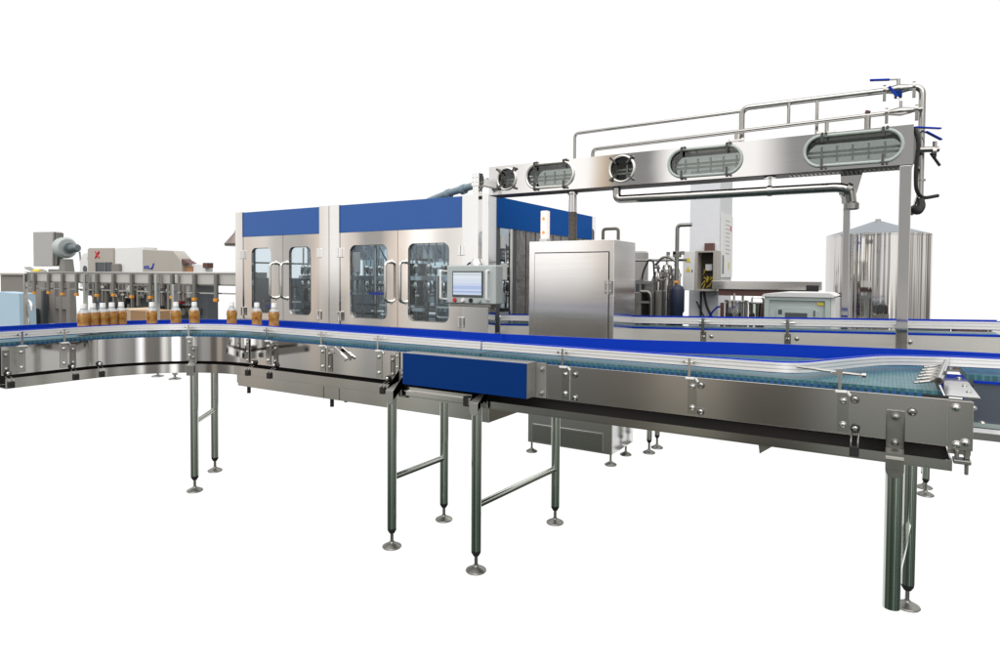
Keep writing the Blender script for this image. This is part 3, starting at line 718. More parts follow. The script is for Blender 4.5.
def carousel(cx, cy, R, n, zt):
    c = MB(); c.lathe([(.14, .92), (.14, 1.1), (.11, 1.12), (.11, 2.1), (.09, 2.15)], (cx, cy, 0), 24)
    c.lathe([(R-.03, 1.08), (R+.02, 1.08), (R+.02, 1.12), (R-.03, 1.12)], (cx, cy, 0), 48)
    c.lathe([(R*.55, 1.40), (R+.05, 1.41), (R+.05, 1.455), (R*.55, 1.46)], (cx, cy, 0), 48)
    c.lathe([(R*.5, zt), (R*.86, zt+.02), (R*.86, zt+.17), (R*.5, zt+.20)], (cx, cy, 0), 48)
    co = c.build('carousel', DK, fm)
    v0 = None
    for k in range(n):
        a = 2*PI*k/n; 
        if v0 is None:
            v = MB(); v.cyl((0,0,1.12), (0,0,1.40), .012, 8); v.lathe([(.016, 1.28), (.030, 1.30), (.030, 1.38), (.018, 1.40)], (0,0,0), 12); v.lathe([(.02, 1.46), (.034, 1.48), (.034, 1.56), (.014, 1.58)], (0,0,0), 12); v.cyl((0,0,1.58), (0,0,1.80), .009, 8)
            v.obox((0, .03, 1.25), (1,0,0), (0,1,0), (0,0,1), .014, .03, .01)
            v0 = v.build('filling_valve', STEEL_POL, None); o = v0
            o.parent = co
        else:
            o = v0.copy(); COL.objects.link(o); o.parent = co
        bb = BASE[fm.name]
        o.location = (cx+R*math.cos(a)-bb.x, cy+R*math.sin(a)-bb.y, 0); o.rotation_euler = (0,0,a)
carousel(-5.98, 5.95, .55, 18, 1.66)
carousel(-4.20, 5.98, .72, 26, 1.62)
eq = MB()
for x, y, z0, z1, r in ((-6.45, 5.25, .93, 1.55, .03), (-5.70, 5.22, .93, 1.50, .022), (-4.80, 5.2, .93, 1.9, .02), (-4.62, 5.18, .93, 1.30, .03), (-4.47, 5.2, .93, 1.24, .03), (-3.95, 5.2, .93, 1.45, .02), (-3.70, 5.25, .93, 1.9, .035), (-6.28, 5.3, .93, 1.3, .025)):
    eq.cyl((x, y, z0), (x, y, z1), r, 12)
for z in (1.03, 1.13): eq.box(-6.6, -3.5, 5.14, 5.16, z, z+.02)
for k in range(16):
    x = -5.0+.1*k+random.uniform(-.03, .03); eq.cyl((x, 5.24+.05*(k % 3), .93), (x, 5.24+.05*(k % 3), random.choice((1.18, 1.34, 1.42))), random.choice((.010, .014, .02)), 8)
for k in range(9):
    x = -6.55+.13*k; eq.cyl((x, 5.26, .93), (x, 5.26, random.choice((1.15, 1.3))), .012, 8)
eq.build('bottle_guide', STEEL_POL, fm)
lv = MB()
for k in range(7): lv.box(-3.92, -3.50, 5.95, 5.97, 1.44+.045*k, 1.468+.045*k)
lv.build('white_louvre', WHITE, fm)
cvs = MB()
for k in range(9):
    a = V(-4.9+.16*k, 5.3, 1.90); b = V(-4.85+.16*k, 5.45, random.uniform(1.5, 1.65)); cvs.tube([a, a.lerp(b, .5)+V(.03, -.03, -.03), b], .008, 8, .05)
cvs.build('feed_hose', mat('pale_blue_hose', (.35, .45, .52), .4, vary=.1), fm)
rg = MB(); rg.box(-6.6, -5.4, 5.33, 5.36, 1.30, 1.325); rg.box(-5.0, -3.48, 5.33, 5.36, 1.34, 1.365); rg.build('cross_rail', STEEL_DARK, fm)
db = MB(); db.box(-6.63, -6.30, 5.5, 5.9, .93, 1.42); db.box(-5.66, -5.42, 5.35, 5.8, .93, 1.24); db.box(-4.05, -3.55, 5.30, 5.6, .93, 1.17); db.box(-4.9, -4.70, 5.6, 6, .93, 1.6)
db.build('gear_housing', mat('blue_grey_gearbox', (.28, .33, .37), .45, .2, vary=.15), fm, bevel=.01)
MB().box(-5.83, -5.45, 5.6, 5.64, 1.50, 1.74).build('sheet_guard', WHITE, fm)
bg_ = MB(); bg_.box(-5.66, -5.45, 5.10, 5.13, 1.10, 1.13); bg_.box(-4.80, -4.6, 5.10, 5.13, 1.25, 1.28); bg_.box(-6.5, -6.2, 5.10, 5.13, 1.06, 1.09); bg_.build('star_wheel_guide', BLUE_PLASTIC, fm)
hp = MB(); hp.box(-6.62, -6.42, 6.9, 6.93, 1.45, 1.9); hp.build('blue_panel', PALEBLUE, fm)
# open gable side: strip curtain and frame
k = 0; y = 5.42
while y < 7.22:
    w = .10; st = MB(); st.box(-3.150-(k % 2)*.006, -3.146-(k % 2)*.006, y, min(y+w+.02, 7.235), .94, 1.912); st.build('curtain_strip', CURTAIN, fm); y += w; k += 1
MB().tube([(-3.14, 5.30, .93), (-3.14, 5.30, 1.912)], .020, 12).build('chrome_post', STEEL_POL, fm)
MB().box(-3.18, -3.14, 5.33, 5.41, .93, 1.912).build('dark_post', DARKGREY, fm)
MB().box(-3.19, -3.14, 5.03, 5.10, .93, 1.912).build('dark_post', DARKGREY, fm)
MB().box(-3.145, -3.120, 5.71, 5.80, 1.66, 1.77).build('sensor_box', WHITE, fm, bevel=.006)
sw = MB(); sw.box(-3.20, -3.15, 5.13, 5.22, 1.72, 1.85); sw.box(-3.19, -3.14, 5.14, 5.24, 1.42, 1.58); sw.build('switch_box', WHITE, fm, bevel=.006)
MB().box(-3.45, -3.42, 5.02, 5.5, .93, 1.90).build('inner_baffle', DARKGREY, fm)
# air feed on the roof
ar = MB(); ar.tube([(-3.95, 5.05, 2.205), (-3.7, 5.02, 2.26), (-3.45, 5.0, 2.30), (-3.2, 4.98, 2.335)], .035, 12, .05)
for t_ in (.35, .6, .85): ar.tube([V(-3.95, 5.05, 2.215).lerp(V(-3.2, 4.98, 2.335), t_-.03), V(-3.95, 5.05, 2.215).lerp(V(-3.2, 4.98, 2.335), t_+.03)], .048, 12)
ar.build('air_hose', mat('blue_grey_plastic', (.20, .27, .31), .4, vary=.1), fm)

# hood with its pipe at the far end of the machine
eh = thing('exhaust_hood', 'small brown conical hood on a thin pipe at the far end of the bottling machine', 'hood', (-7.25, 5.6, 0))
MB().lathe([(.17, 1.845), (.18, 1.875), (.05, 2.03), (.045, 2.06)], (-7.50, 5.45, 0), 20).build('hood', mat('brown_grey_hood', (.22, .18, .16), .4, .4, vary=.1), eh)
MB().cyl((-7.50, 5.45, 0), (-7.50, 5.45, 1.845), .03, 12).build('pipe', STEEL_BRIGHT, eh)

# ------------------------------------------------------------------ operator panel on its arm
hm = thing('control_panel', 'grey operator panel with lit touch screen hanging on a square steel arm', 'control panel', (-3.0, 4.45, 1.2))
MB().box(-3.247, -2.748, 4.40, 4.52, 1.222, 1.548).build('housing', PANELGREY, hm, bevel=.014)
MB().box(-3.180, -2.868, 4.391, 4.3995, 1.280, 1.498).build('bezel', DARKGREY, hm, bevel=.003)
MB().box(-3.168, -2.882, 4.388, 4.3905, 1.298, 1.486).build('screen', SCREEN, hm)
for x, mt_ in ((-3.155, RED), (-3.070, WHITE), (-2.990, BLACK), (-2.905, GREYGREEN)):
    MB().tube([(x, 4.3995, 1.252), (x, 4.390, 1.252), (x, 4.382, 1.252)], [.018, .018, .015], 16).build('button', mt_, hm)
for x in (-3.285, -2.815):
    h = MB(); h.tube([(x, 4.40, 1.26), (x, 4.365, 1.26), (x, 4.365, 1.50), (x, 4.40, 1.50)], .010, 10, .012)
    if x < -3: h.bar((x, 4.40, 1.26), (x+.04, 4.42, 1.26), .012, .012); h.bar((x, 4.40, 1.50), (x+.04, 4.42, 1.50), .012, .012)
    h.build('handle', WHITE, hm)
am = MB(); am.box(-3.020, -2.962, 4.46, 4.52, 1.60, 2.318); am.box(-3.028, -2.952, 4.452, 4.528, 2.215, 2.322); am.lathe([(.06, 1.549), (.055, 1.575), (.036, 1.60)], (-2.991, 4.49, 0), 20)
am.box(-3.015, -2.967, 4.529, 4.884, 2.23, 2.29)
for z in (2.25, 2.29):
    for x in (-3.008, -2.972): am.bolt((x, 4.452, z), (0,-1,0), .005, .003)
am.build('arm', STEEL_PILLAR, hm, bevel=.002)
MB().tube([(-3.08, 4.47, 1.548), (-3.06, 4.47, 1.565), (-3.03, 4.48, 1.575)], .008, 8).build('cable_gland', BLACK, hm)
MB().box(-3.22, -2.80, 4.405, 4.50, 1.198, 1.2215).build('underside', STEEL_DARK, hm, bevel=.004)

# ------------------------------------------------------------------ steel cabinet
cbn = thing('steel_cabinet', 'tall brushed stainless cabinet with one plain hinged door, on round feet', 'cabinet', (-2.16, 4.8, 0))
MB().box(-2.535, -1.795, 4.575, 5.048, .085, 1.742).build('body', STEEL_CAB, cbn, bevel=.005)
dr = MB().box(-2.477, -1.838, 4.566, 4.5745, .335, 1.643).build('door', STEEL_CAB, cbn, bevel=.002)
MB().box(-2.481, -1.834, 4.5715, 4.5748, 1.644, 1.652).build('door_gap', BLACK, cbn)
MB().box(-1.8375, -1.832, 4.5715, 4.5748, .335, 1.6435).build('door_gap', BLACK, cbn)
MB().box(-2.4825, -2.4775, 4.5715, 4.5748, .335, 1.6435).build('door_gap', STEEL_DARK, cbn)
hg = MB(); hg.box(-1.862, -1.806, 4.556, 4.5655, 1.325, 1.425); hg.tube([(-1.834, 4.553, 1.32), (-1.834, 4.553, 1.43)], .008, 10)
for x in (-1.850, -1.818):
    for z in (1.345, 1.405): hg.bolt((x, 4.556, z), (0,-1,0), .005, .003)
hg.build('hinge', STEEL_TUBE, dr, bevel=.002)
pl = MB(); pl.box(-2.49, -1.87, 4.5695, 4.5748, .10, .236); pl.build('plinth', STEEL, cbn, bevel=.002)
MB().box(-2.49, -1.87, 4.5675, 4.5748, .2365, .243).build('plinth_edge', STEEL_BRIGHT, cbn)
for x, y in ((-2.510, 4.60), (-1.815, 4.60), (-1.815, 4.93), (-2.51, 4.93)): foot_mb(MB(), x, y, 0, .048, .09).build('foot', STEEL_DARK, cbn)
MB().tube([(-1.7945, 4.70, .30), (-1.790, 4.70, .30)], .014, 12).build('plug', BLACK, cbn)

sl = thing('signal_light', 'slim white signal light column with orange marks, standing on the steel cabinet', 'signal light', (-2.48, 4.75, 1.742))
MB().box(-2.518, -2.446, 4.72, 4.79, 1.7425, 1.775).build('base', WHITE, sl, bevel=.004)
MB().box(-2.513, -2.451, 4.725, 4.785, 1.7755, 2.008).build('lens', mat('milky_signal_lens', (.85, .78, .74), .3, emit=((1, .82, .72), .55)), sl, bevel=.008)
for z in (1.825, 1.94): MB().tube([(-2.482, 4.7245, z), (-2.482, 4.7215, z)], .014, 14).build('lamp', mat('orange_lamp', (.8, .25, .08), .4, emit=((1, .35, .1), .6)), sl)

# ------------------------------------------------------------------ overhead duct with windows on posts
gd = thing('overhead_duct', 'overhead stainless box duct with round and oval windows, carried on square posts', 'duct', (-1.4, 4.75, 0))
Y0, Y1 = 4.65, 4.85
def zs(x): return .006*(x+2.98)
WN = [('c', -2.798, .090), ('s', -2.390, .215), ('c', -1.768, .098), ('s', -1.150, .255), ('s', -.225, .275)]
fr = MB(); edges = [-2.98]
ZB, ZT = 2.157, 2.400
cuts = []
for i, (k_, x, h) in enumerate(WN): cuts.append((x-h-.035, x+h+.035))
cur = -2.98
for (a, b), (k_, x, h) in zip(cuts, WN):
    if a > cur: fr.box(cur, a, Y0, Y0+.006, ZB, ZT)
    hh = h if k_ == 'c' else .098
    fr.panel_hole(a, b, ZB, ZT, x-h, x+h, 2.285-hh, 2.285+hh, hh, Y0, Y0+.006)
    if k_ == 's': fr.panel_hole(a, b, ZB, ZT, x-h, x+h, 2.285-.085, 2.285+.085, .085, Y1-.006, Y1)
    else: fr.box(a, b, Y1-.006, Y1, ZB, ZT)
    if a > cur: fr.box(cur, a, Y1-.006, Y1, ZB, ZT)
    cur = b
fr.box(cur, .105, Y0, Y0+.006, ZB, ZT); fr.box(cur, .105, Y1-.006, Y1, ZB, ZT)
fr.box(-2.98, .105, Y0+.0065, Y1-.0065, ZT-.004, ZT)
fr.box(-2.98, -2.975, Y0+.0065, Y1-.0065, ZB+.002, ZT-.005); fr.box(.100, .105, Y0+.0065, Y1-.0065, ZB+.002, ZT-.005)
duct = fr.build('duct_body', STEEL_BRIGHT, gd)
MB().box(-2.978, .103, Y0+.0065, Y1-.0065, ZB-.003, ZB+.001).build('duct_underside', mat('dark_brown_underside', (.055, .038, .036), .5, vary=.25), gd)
for i, (k_, x, h) in enumerate(WN):
    hh = h if k_ == 'c' else .098
    pts = []
    for sx, sz, a0 in ((1,1,0), (-1,1,PI/2), (-1,-1,PI), (1,-1,1.5*PI)):
        for q in range(8):
            a = a0+PI/2*q/8; pts.append((x+sx*(h-hh)+(hh)*math.cos(a), Y0-.005, 2.285+hh*math.sin(a)))
    pts.append(pts[0]); pts.append(pts[1])
    fo = MB().tube(pts, .011 if k_ == 's' else .009, 10, caps=False).build('window_frame', (GASKET if i in (3, 4) else STEEL_MATTE), gd)
    MB().box(x-h+.005, x+h-.005, Y0+.010, Y0+.013, 2.285-hh+.003, 2.285+hh-.003).build('window_glass', GLASS_W, fo)
    if k_ == 's': MB().box(x-h-.01, x+h+.01, Y1+.001, Y1+.004, 2.285-hh+.003, 2.285+hh-.003).build('rear_glass', GLASS_R, fo)
    cl = [(-h*.62, 1), (h*.62, 1), (-h*.62, -1), (h*.62, -1)] if k_ == 's' else [(-.075, 1), (.075, 1), (-.075, -1), (.075, -1)]
    for dx, sz in cl:
        zc = 2.285+sz*hh if k_ == 's' else 2.285+sz*.072
        c = MB()
        if k_ == 's':
            c.bar((x+dx, Y0-.020, zc-sz*.045), (x+dx, Y0-.022, zc+sz*.012), .014, .010, (0,1,0)); c.bar((x+dx, Y0-.022, zc+sz*.012), (x+dx, Y0, zc+sz*.018), .014, .010)
            c.tube([(x+dx+.022, Y0, zc+sz*.012), (x+dx+.022, Y0-.024, zc+sz*.012)], .009, 10)
        else:
            c.bar((x+dx*.55, Y0-.018, 2.285+sz*.04), (x+dx*1.15, Y0-.020, 2.285+sz*.085), .013, .010, (0,1,0)); c.tube([(x+dx*1.12, Y0, 2.285+sz*.083), (x+dx*1.12, Y0-.030, 2.285+sz*.083)], .010, 10)
        c.build('toggle_clamp', CLAMP, fo)
ir = MB()
for z in (2.255, 2.283): ir.box(-2.96, .09, 4.735, 4.745, z, z+.016)
for k in range(34): ir.box(-2.93+.09*k, -2.918+.09*k, 4.722, 4.7345, 2.225, 2.325)
ir.box(-2.96, .09, 4.78, 4.79, 2.205, 2.216); ir.box(-2.96, .09, 4.78, 4.79, 2.352, 2.372)
ir.build('neck_rail', mat('dim_rail_steel', (.34, .36, .35), .3, .8, vary=.15), gd)
MB().box(-2.9, -2.70, 4.82, 4.825, 2.17, 2.39).box(-1.87, -1.67, 4.82, 4.825, 2.17, 2.39).build('dark_backing', DARKGREY, gd)
sl_ = MB()
for k in range(26): sl_.box(-.60+.026*k, -.588+.026*k, 4.70, 4.83, 2.1505, 2.1535)
sl_.build('under_slats', STEEL_DARK, gd)
po = MB().box(.036, .100, 4.650, 4.715, .0, 2.1525).build('post', STEEL_BRIGHT, gd, bevel=.003)
MB().box(.02, .115, 4.635, 4.73, .001, .012).build('base_plate', STEEL_TUBE, po)
po = MB().box(-.306, -.260, 5.335, 5.38, .84, 2.02).build('post', STEEL_BRIGHT, gd, bevel=.003)
MB().box(-.306, -.260, 4.85, 5.38, 2.021, 2.06).build('post_arm', STEEL_BRIGHT, po)
MB().box(-.35, -.21, 5.317, 5.334, .86, 1.03).build('post_bracket', STEEL_TUBE, po)
MB().prism([(-.295, 2.1525), (-.165, 2.1525), (-.215, 1.95), (-.285, 1.95)], 4.795, 4.799).build('gusset_plate', STEEL_BRIGHT, gd)

# pipework along the top
pw = thing('overhead_pipework', 'twin stainless pipes with blue handled valves running along the top of the duct', 'pipe', (-1, 4.8, 2.4))
p1 = MB(); p1.tube([(-2.275, 4.88, 2.402), (-2.275, 4.88, 2.655), (-.955, 4.88, 2.668)], .013, 12, .04)
p1.build('small_pipe', STEEL_PIPE, pw)
p2 = MB(); p2.tube([(-.935, 4.84, 2.402), (-.935, 4.84, 2.678), (.150, 4.84, 2.672), (.150, 4.84, 1.93)], .020, 14, .055)
p2.tube([(.150, 4.84, 2.075), (.150, 4.84, 2.085)], .030, 16)
p2.build('main_pipe', STEEL_PIPE, pw)
p3 = MB(); p3.tube([(-2.055, 4.75, 2.402), (-2.055, 4.75, 2.478), (-.188, 4.75, 2.505), (.150, 4.80, 2.520)], .0145, 12, .05)
p3.lathe([(.03, 2.402), (.03, 2.412), (.015, 2.414)], (-2.055, 4.75, 0), 16)
p3.build('lower_pipe', STEEL_VALVE, pw)
for x, y, z0, z1 in ((-.448, 4.84, 2.402, 2.66), (-.62, 4.80, 2.505, 2.66)):
    MB().cyl((x, y, z0), (x, y, z1), .011, 10).build('support_rod', STEEL_PIPE, pw)
for x, z in ((-.955, 2.44), (-.38, 2.43)):
    sg = MB(); sg.cyl((x-.05, 4.74, z-.01), (x+.05, 4.74, z-.01), .009, 8); sg.cyl((x, 4.75, z-.01), (x, 4.75, z+.06), .012, 8)
    for q in (-.05, .05): sg.tube([(x+q-.006, 4.74, z-.01), (x+q+.006, 4.74, z-.01)], .016, 8)
    sg.build('pipe_clamp', STEEL_VALVE, pw)
MB().cyl((-.145, 4.76, 2.402), (-.145, 4.76, 2.505), .019, 12).build('branch', STEEL_VALVE, pw)
MB().cyl((-.148, 4.76, 2.522), (-.142, 4.76, 2.538), .016, 10).build('branch_cap', BROWN, pw)
def valve(x, y, z, hdir, r=.030, hl=.14):
    v = MB(); v.tube([(x-.06, y, z), (x-.035, y, z), (x, y, z), (x+.035, y, z), (x+.06, y, z)], [r*.8, r, r*1.25, r, r*.8], 14)
    for q in (-.075, .085):
        v.tube([(x+q-.008, y, z), (x+q+.008, y, z)], r*1.45, 16); v.obox((x+q, y-.03, z-.045), (1,0,0), (0,1,0), (0,0,1), .009, .009, .028)
    v.cyl((x, y, z), (x, y, z+.065), r*.42, 10)
    o = v.build('valve', STEEL_VALVE, pw)
    a = V(x, y, z+.062); b = a+Vector(hdir)*hl
    MB().bar(a, a.lerp(b, .3), .016, .006).build('lever', STEEL_TUBE, o)
    MB().bar(a.lerp(b, .3), b, .024, .012).build('lever_grip', BLUE_PLASTIC, o, bevel=.003)
valve(.020, 4.84, 2.673, (-1, 0, .12), .026, .16)
valve(.035, 4.77, 2.513, (-.55, -.1, .85), .022, .12)
vb = MB().box(-.002, .042, 4.79, 4.835, 2.61, 2.655).build('actuator', BLUE_DARK, pw, bevel=.006)
# valves and cables at the duct end
vc = thing('end_valve_cluster', 'cluster of blue handled drain valves and black cables at the end of the duct', 'valve', (.15, 4.9, 2.1))
v = MB(); v.cyl((.107, 4.75, 2.26), (.24, 4.80, 2.26), .018, 12); v.tube([(.21, 4.80, 2.245), (.23, 4.80, 2.245)], .034, 12); v.cyl((.22, 4.80, 2.26), (.22, 4.80, 2.31), .012, 8); v.box(.106, .135, 4.70, 4.82, 2.18, 2.38)
MB().tube([(.10, 4.78, 1.88), (.135, 4.80, 1.90), (.150, 4.82, 1.96)], .028, 14).build('drain_elbow', STEEL_TUBE, vc)
v.build('valve_body', STEEL_VALVE, vc)
MB().bar((.11, 4.72, 2.395), (.25, 4.84, 2.395), .022, .010).build('lever_grip', BLUE_PLASTIC, vc, bevel=.003)
MB().bar((.17, 4.74, 2.365), (.255, 4.84, 2.325), .020, .010).build('lever_grip', BLUE_PLASTIC, vc, bevel=.003)
cbm = MB(); cbm.tube([(.112, 4.68, 2.38), (.135, 4.67, 2.30), (.12, 4.68, 2.12), (.125, 4.70, 2.00), (.16, 4.76, 1.955), (.245, 4.82, 1.975)], .011, 8, .05)
cbm.tube([(.20, 4.80, 2.24), (.225, 4.81, 2.20), (.25, 4.82, 2.16)], .009, 8, .03)
cbm.tube([(.108, 4.70, 1.90), (.135, 4.72, 1.865), (.160, 4.74, 1.90), (.15, 4.76, 1.95)], .022, 10, .03)
cbm.build('cable', BLACK, vc)

bp_ = thing('big_return_pipe', 'large polished stainless pipe slung beneath the overhead duct', 'pipe', (-1.8, 4.72, 2.0))
b = MB(); b.tube([(-1.835, 4.72, 2.150), (-1.835, 4.72, 2.062), (-.300, 4.72, 2.052), (-.235, 4.74, 2.035), (-.225, 4.755, 1.94)], .032, 18, .085)
b.build('pipe', STEEL_PIPE, bp_)
MB().cyl((-.72, 4.72, 2.045), (-.72, 4.72, 2.150), .009, 8).tube([(-.735, 4.72, 2.056), (-.705, 4.72, 2.056)], .038, 16).lathe([(.04, 2.143), (.04, 2.15), (.015, 2.1505)], (-.72, 4.72, 0), 12).build('hanger', STEEL_TUBE, bp_)
MB().lathe([(.036, 1.905), (.044, 1.91), (.044, 1.945), (.034, 1.955)], (-.225, 4.755, 0), 16).tube([(-.26, 4.735, 2.044), (-.235, 4.742, 2.033)], .042, 16).build('union', STEEL_DARK, bp_)

ch = thing('corrugated_hose', 'steel pipe with brown corrugated hose dropping from the duct onto the cabinet', 'hose', (-2.22, 4.75, 1.75))
MB().lathe([(.034, 1.985), (.034, 2.125), (.045, 2.13), (.045, 2.1525)], (-2.225, 4.75, 0), 18).build('pipe', STEEL_BRIGHT, ch)
pr = []
for k in range(24): z = 1.743+.0101*k; pr += [(.031, z), (.036, z+.005)]
MB().lathe(pr, (-2.225, 4.75, 0), 16).build('hose', RUBBERGREY, ch)
rl = thing('roof_handrail', 'bent grey tube standing up behind the end pillar of the bottling machine', 'pipe', (-2.95, 7.5, 0))
HX0, HX1, HZ = -3.06, -2.86, 2.055
MB().tube([(HX0, 7.42, 0), (HX0, 7.42, HZ), (HX1, 7.42, HZ), (HX1, 7.42, 0)], .02, 10, .04).build('tube', RUBBERGREY, rl)

# ------------------------------------------------------------------ white building column with its fittings
cl = thing('building_column', 'square white painted building column rising behind the open switch box', 'column', (-1.71, 7.3, 0))
MB().box(-1.875, -1.560, 7.0, 7.62, 0, 2.62).build('column_shaft', WHITE_PAINT, cl, bevel=.006)
nb = thing('notice_board', 'white notice sheets with small print on the narrow face of the column', 'notice', (-1.55, 7.3, 1.7))
MB().box(-1.558, -1.548, 7.04, 7.60, 1.46, 2.15).build('board', WHITE, nb)
for y0, y1, z0, z1, mt_ in ((7.10, 7.16, 1.5, 1.70, DARKGREY), (7.47, 7.53, 1.98, 2.04, RED), (7.40, 7.44, 1.55, 1.63, YELLOW)):
    MB().box(-1.5475, -1.545, y0, y1, z0, z1).build('print', mt_, nb)
tx = MB()
for r_ in range(9):
    y = 7.24
    while y < 7.44:
        w = random.uniform(.015, .05); tx.box(-1.5475, -1.5462, y, y+w, 2.08-.045*r_, 2.09-.045*r_); y += w+.015
tx_ = tx.build('small_print', BEIGE, nb)
eb = thing('switch_box', 'open grey wall switch box with its door swung out and yellow wiring inside', 'switch box', (-1.66, 6.9, 1.33))
f = MB().panel_hole(-1.760, -1.540, 1.315, 1.738, -1.735, -1.575, 1.335, 1.722, .004, 6.80, 6.99); f.box(-1.760, -1.540, 6.991, 6.998, 1.315, 1.738)
f.build('housing', BEIGE, eb)
MB().box(-1.735, -1.575, 6.975, 6.985, 1.335, 1.722).build('back_plate', mat('dark_brown_inside', (.06, .045, .035), .6, vary=.3), eb)
d = MB().box(-1.885, -1.765, 6.785, 6.797, 1.320, 1.735).build('door', WHITE, eb, bevel=.003)
for z in (1.62, 1.52): MB().prism([(-1.855, z), (-1.805, z), (-1.83, z+.055)], 6.7815, 6.784).build('warning_label', YELLOW, d)
MB().box(-1.792, -1.782, 6.781, 6.7845, 1.515, 1.54).build('lock', BLACK, d)
w = MB(); w.box(-1.68, -1.61, 6.90, 6.97, 1.53, 1.60); w.build('breaker', WHITE, eb, bevel=.006)
w = MB()
for k in range(10):
    a = V(random.uniform(-1.72, -1.60), 6.95, random.uniform(1.35, 1.50)); w.tube([a, a+V(.02, -.03, .03), a+V(random.uniform(-.03, .03), -.02, random.uniform(-.03, .07))], .0045, 6, .02)
w.build('wire', YELLOW, eb)
rb = tag(MB().box(-1.700, -1.605, 6.93, 6.998, 1.742, 1.825).build('alarm_box', BROWN, bevel=.004), 'small dark red box fixed to the column above the open switch box', 'box')
kb = thing('hanging_cables', 'black and blue cables hanging down the column below the switch box', 'cable', (-1.65, 6.95, 1.0))
MB().tube([(-1.73, 6.94, 1.31), (-1.73, 6.94, 1.0), (-1.73, 6.94, .8)], .012, 8).tube([(-1.70, 6.94, 1.31), (-1.67, 6.92, 1.16), (-1.58, 6.92, .98)], .013, 8, .05).tube([(-1.78, 6.95, 1.20), (-1.70, 6.93, 1.05), (-1.64, 6.93, .95)], .008, 8, .05).build('black_cable', BLACK, kb)
MB().tube([(-1.66, 6.90, .98), (-1.60, 6.90, 1.10), (-1.52, 6.90, 1.17), (-1.45, 6.90, 1.08), (-1.38, 6.90, .96)], .009, 8, .06).build('blue_hose', BLUE_PLASTIC, kb)

# ------------------------------------------------------------------ water treatment gear between cabinet and column
def filt(x, y, r, z1, lab):
    t = thing('filter_housing', lab, 'filter', (x, y, 0), 'steel filter housings behind the rear conveyor')
    BASE[t.name] = Vector((x, y, 0))
    MB().lathe([(r*.9, .25), (r, .30), (r, z1-.10), (r*1.15, z1-.095), (r*1.15, z1-.065), (r*.95, z1-.06), (r*.7, z1-.015), (r*.2, z1)], (x, y, 0), 20).build('vessel', STEEL, t)
    MB().cyl((x, y, z1-.005), (x, y, z1+.06), .014, 8).build('vent', STEEL_TUBE, t)
    for k in range(3):
        a = 2*PI*k/3+.3; MB().cyl((x+r*.8*math.cos(a), y+r*.8*math.sin(a), 0), (x+r*.8*math.cos(a), y+r*.8*math.sin(a), .31), .015, 8).build('leg', STEEL_TUBE, t)
filt(-1.985, 6.55, .055, 1.60, 'slim steel filter vessel, middle one of the three by the column')
filt(-2.095, 6.60, .050, 1.53, 'slim steel filter vessel farthest from the column')
filt(-1.885, 6.52, .050, 1.56, 'slim steel filter vessel right beside the white column')
pr_ = thing('pipe_rack', 'grey steel frame with crossing pipes behind the rear conveyor', 'rack', (-2.1, 6.4, 0))
fr = MB()
for x in (-2.30, -2.205, -2.075): fr.box(x-.012, x+.012, 6.36, 6.385, 0, 1.44 if x > -2.29 else 1.50)
for z in (1.05, 1.20, 1.40): fr.box(-2.30, -2.06, 6.345, 6.3595, z-.012, z+.012)
fr.build('frame', STEEL_DARK, pr_)
pp = MB(); pp.tube([(-2.6, 6.5, 1.635), (-1.77, 6.5, 1.635)], .014, 10); pp.tube([(-1.70, 6.42, 1.985), (-1.845, 6.42, 1.985), (-1.845, 6.42, 1.20)], .020, 12, .04)
pp.tube([(-2.19, 6.33, 1.31), (-2.10, 6.33, 1.31), (-2.075, 6.33, 1.25), (-2.075, 6.33, .9)], .017, 10, .04)
pp.build('pipe', STEEL_DARK, pr_)
MB().tube([(-2.22, 6.4, 1.30), (-2.19, 6.4, 1.52), (-2.13, 6.4, 1.64), (-2.08, 6.4, 1.62), (-2.07, 6.4, 1.45)], .010, 8, .06).build('hose', BLACK, pr_)
pv = MB(); pv.box(-1.885, -1.81, 6.40, 6.46, 1.66, 1.72); pv.box(-2.21, -2.08, 6.42, 6.55, 1.30, 1.42); pv.box(-2.29, -2.20, 6.40, 6.6, 1.02, 1.30); pv.box(-2.06, -1.99, 6.40, 6.50, 1.0, 1.32); build_each(pv, 'valve_box', STEEL_DARK, pr_, .006)
MB().cyl((-1.855, 6.39, 1.405), (-1.82, 6.39, 1.405), .018, 10).build('orange_cap', ORANGE, pr_)
pm = thing('pump_motor', 'dark blue pump motor standing on the floor among the filter vessels', 'pump', (-1.93, 6.3, 0))
MB().lathe([(.05, .0), (.055, .02), (.055, 1.10), (.068, 1.12), (.068, 1.33), (.055, 1.36), (.03, 1.38)], (-1.80, 6.30, 0), 20).build('motor', mat('dark_blue_casting', (.012, .02, .05), .45, vary=.2), pm)
MB().box(-1.90, -1.862, 6.28, 6.33, 0, 1.25).build('terminal_box', BLACK, pm, bevel=.005)
cc_ = thing('grey_cabinet', 'low taupe metal cabinet with a shelf behind the pipe rack', 'cabinet', (-2.13, 6.7, 0))
MB().box(-2.20, -2.055, 6.62, 6.8, 0, 1.40).build('casing', BEIGE_D, cc_, bevel=.006)
MB().box(-2.19, -2.065, 6.61, 6.6195, 1.10, 1.36).build('door', mat('taupe_door', (.16, .15, .14), .5, vary=.15), cc_, bevel=.004)
MB().box(-2.36, -2.21, 6.65, 6.66, 0, 1.42).build('dark_side', DARKGREY, cc_)
mf = thing('manifold', 'tangle of small dark pipes and valves crowning the filter vessels', 'manifold', (-1.95, 6.45, 1.5))
mb = MB()
for k in range(9):
    a = V(random.uniform(-2.06, -1.86), 6.44, random.uniform(1.42, 1.66)); b = a+V(random.uniform(-.06, .06), .0, random.uniform(-.12, .12)); mb.tube([a, (a.x, 6.42, b.z), b], .010, 8, .03)
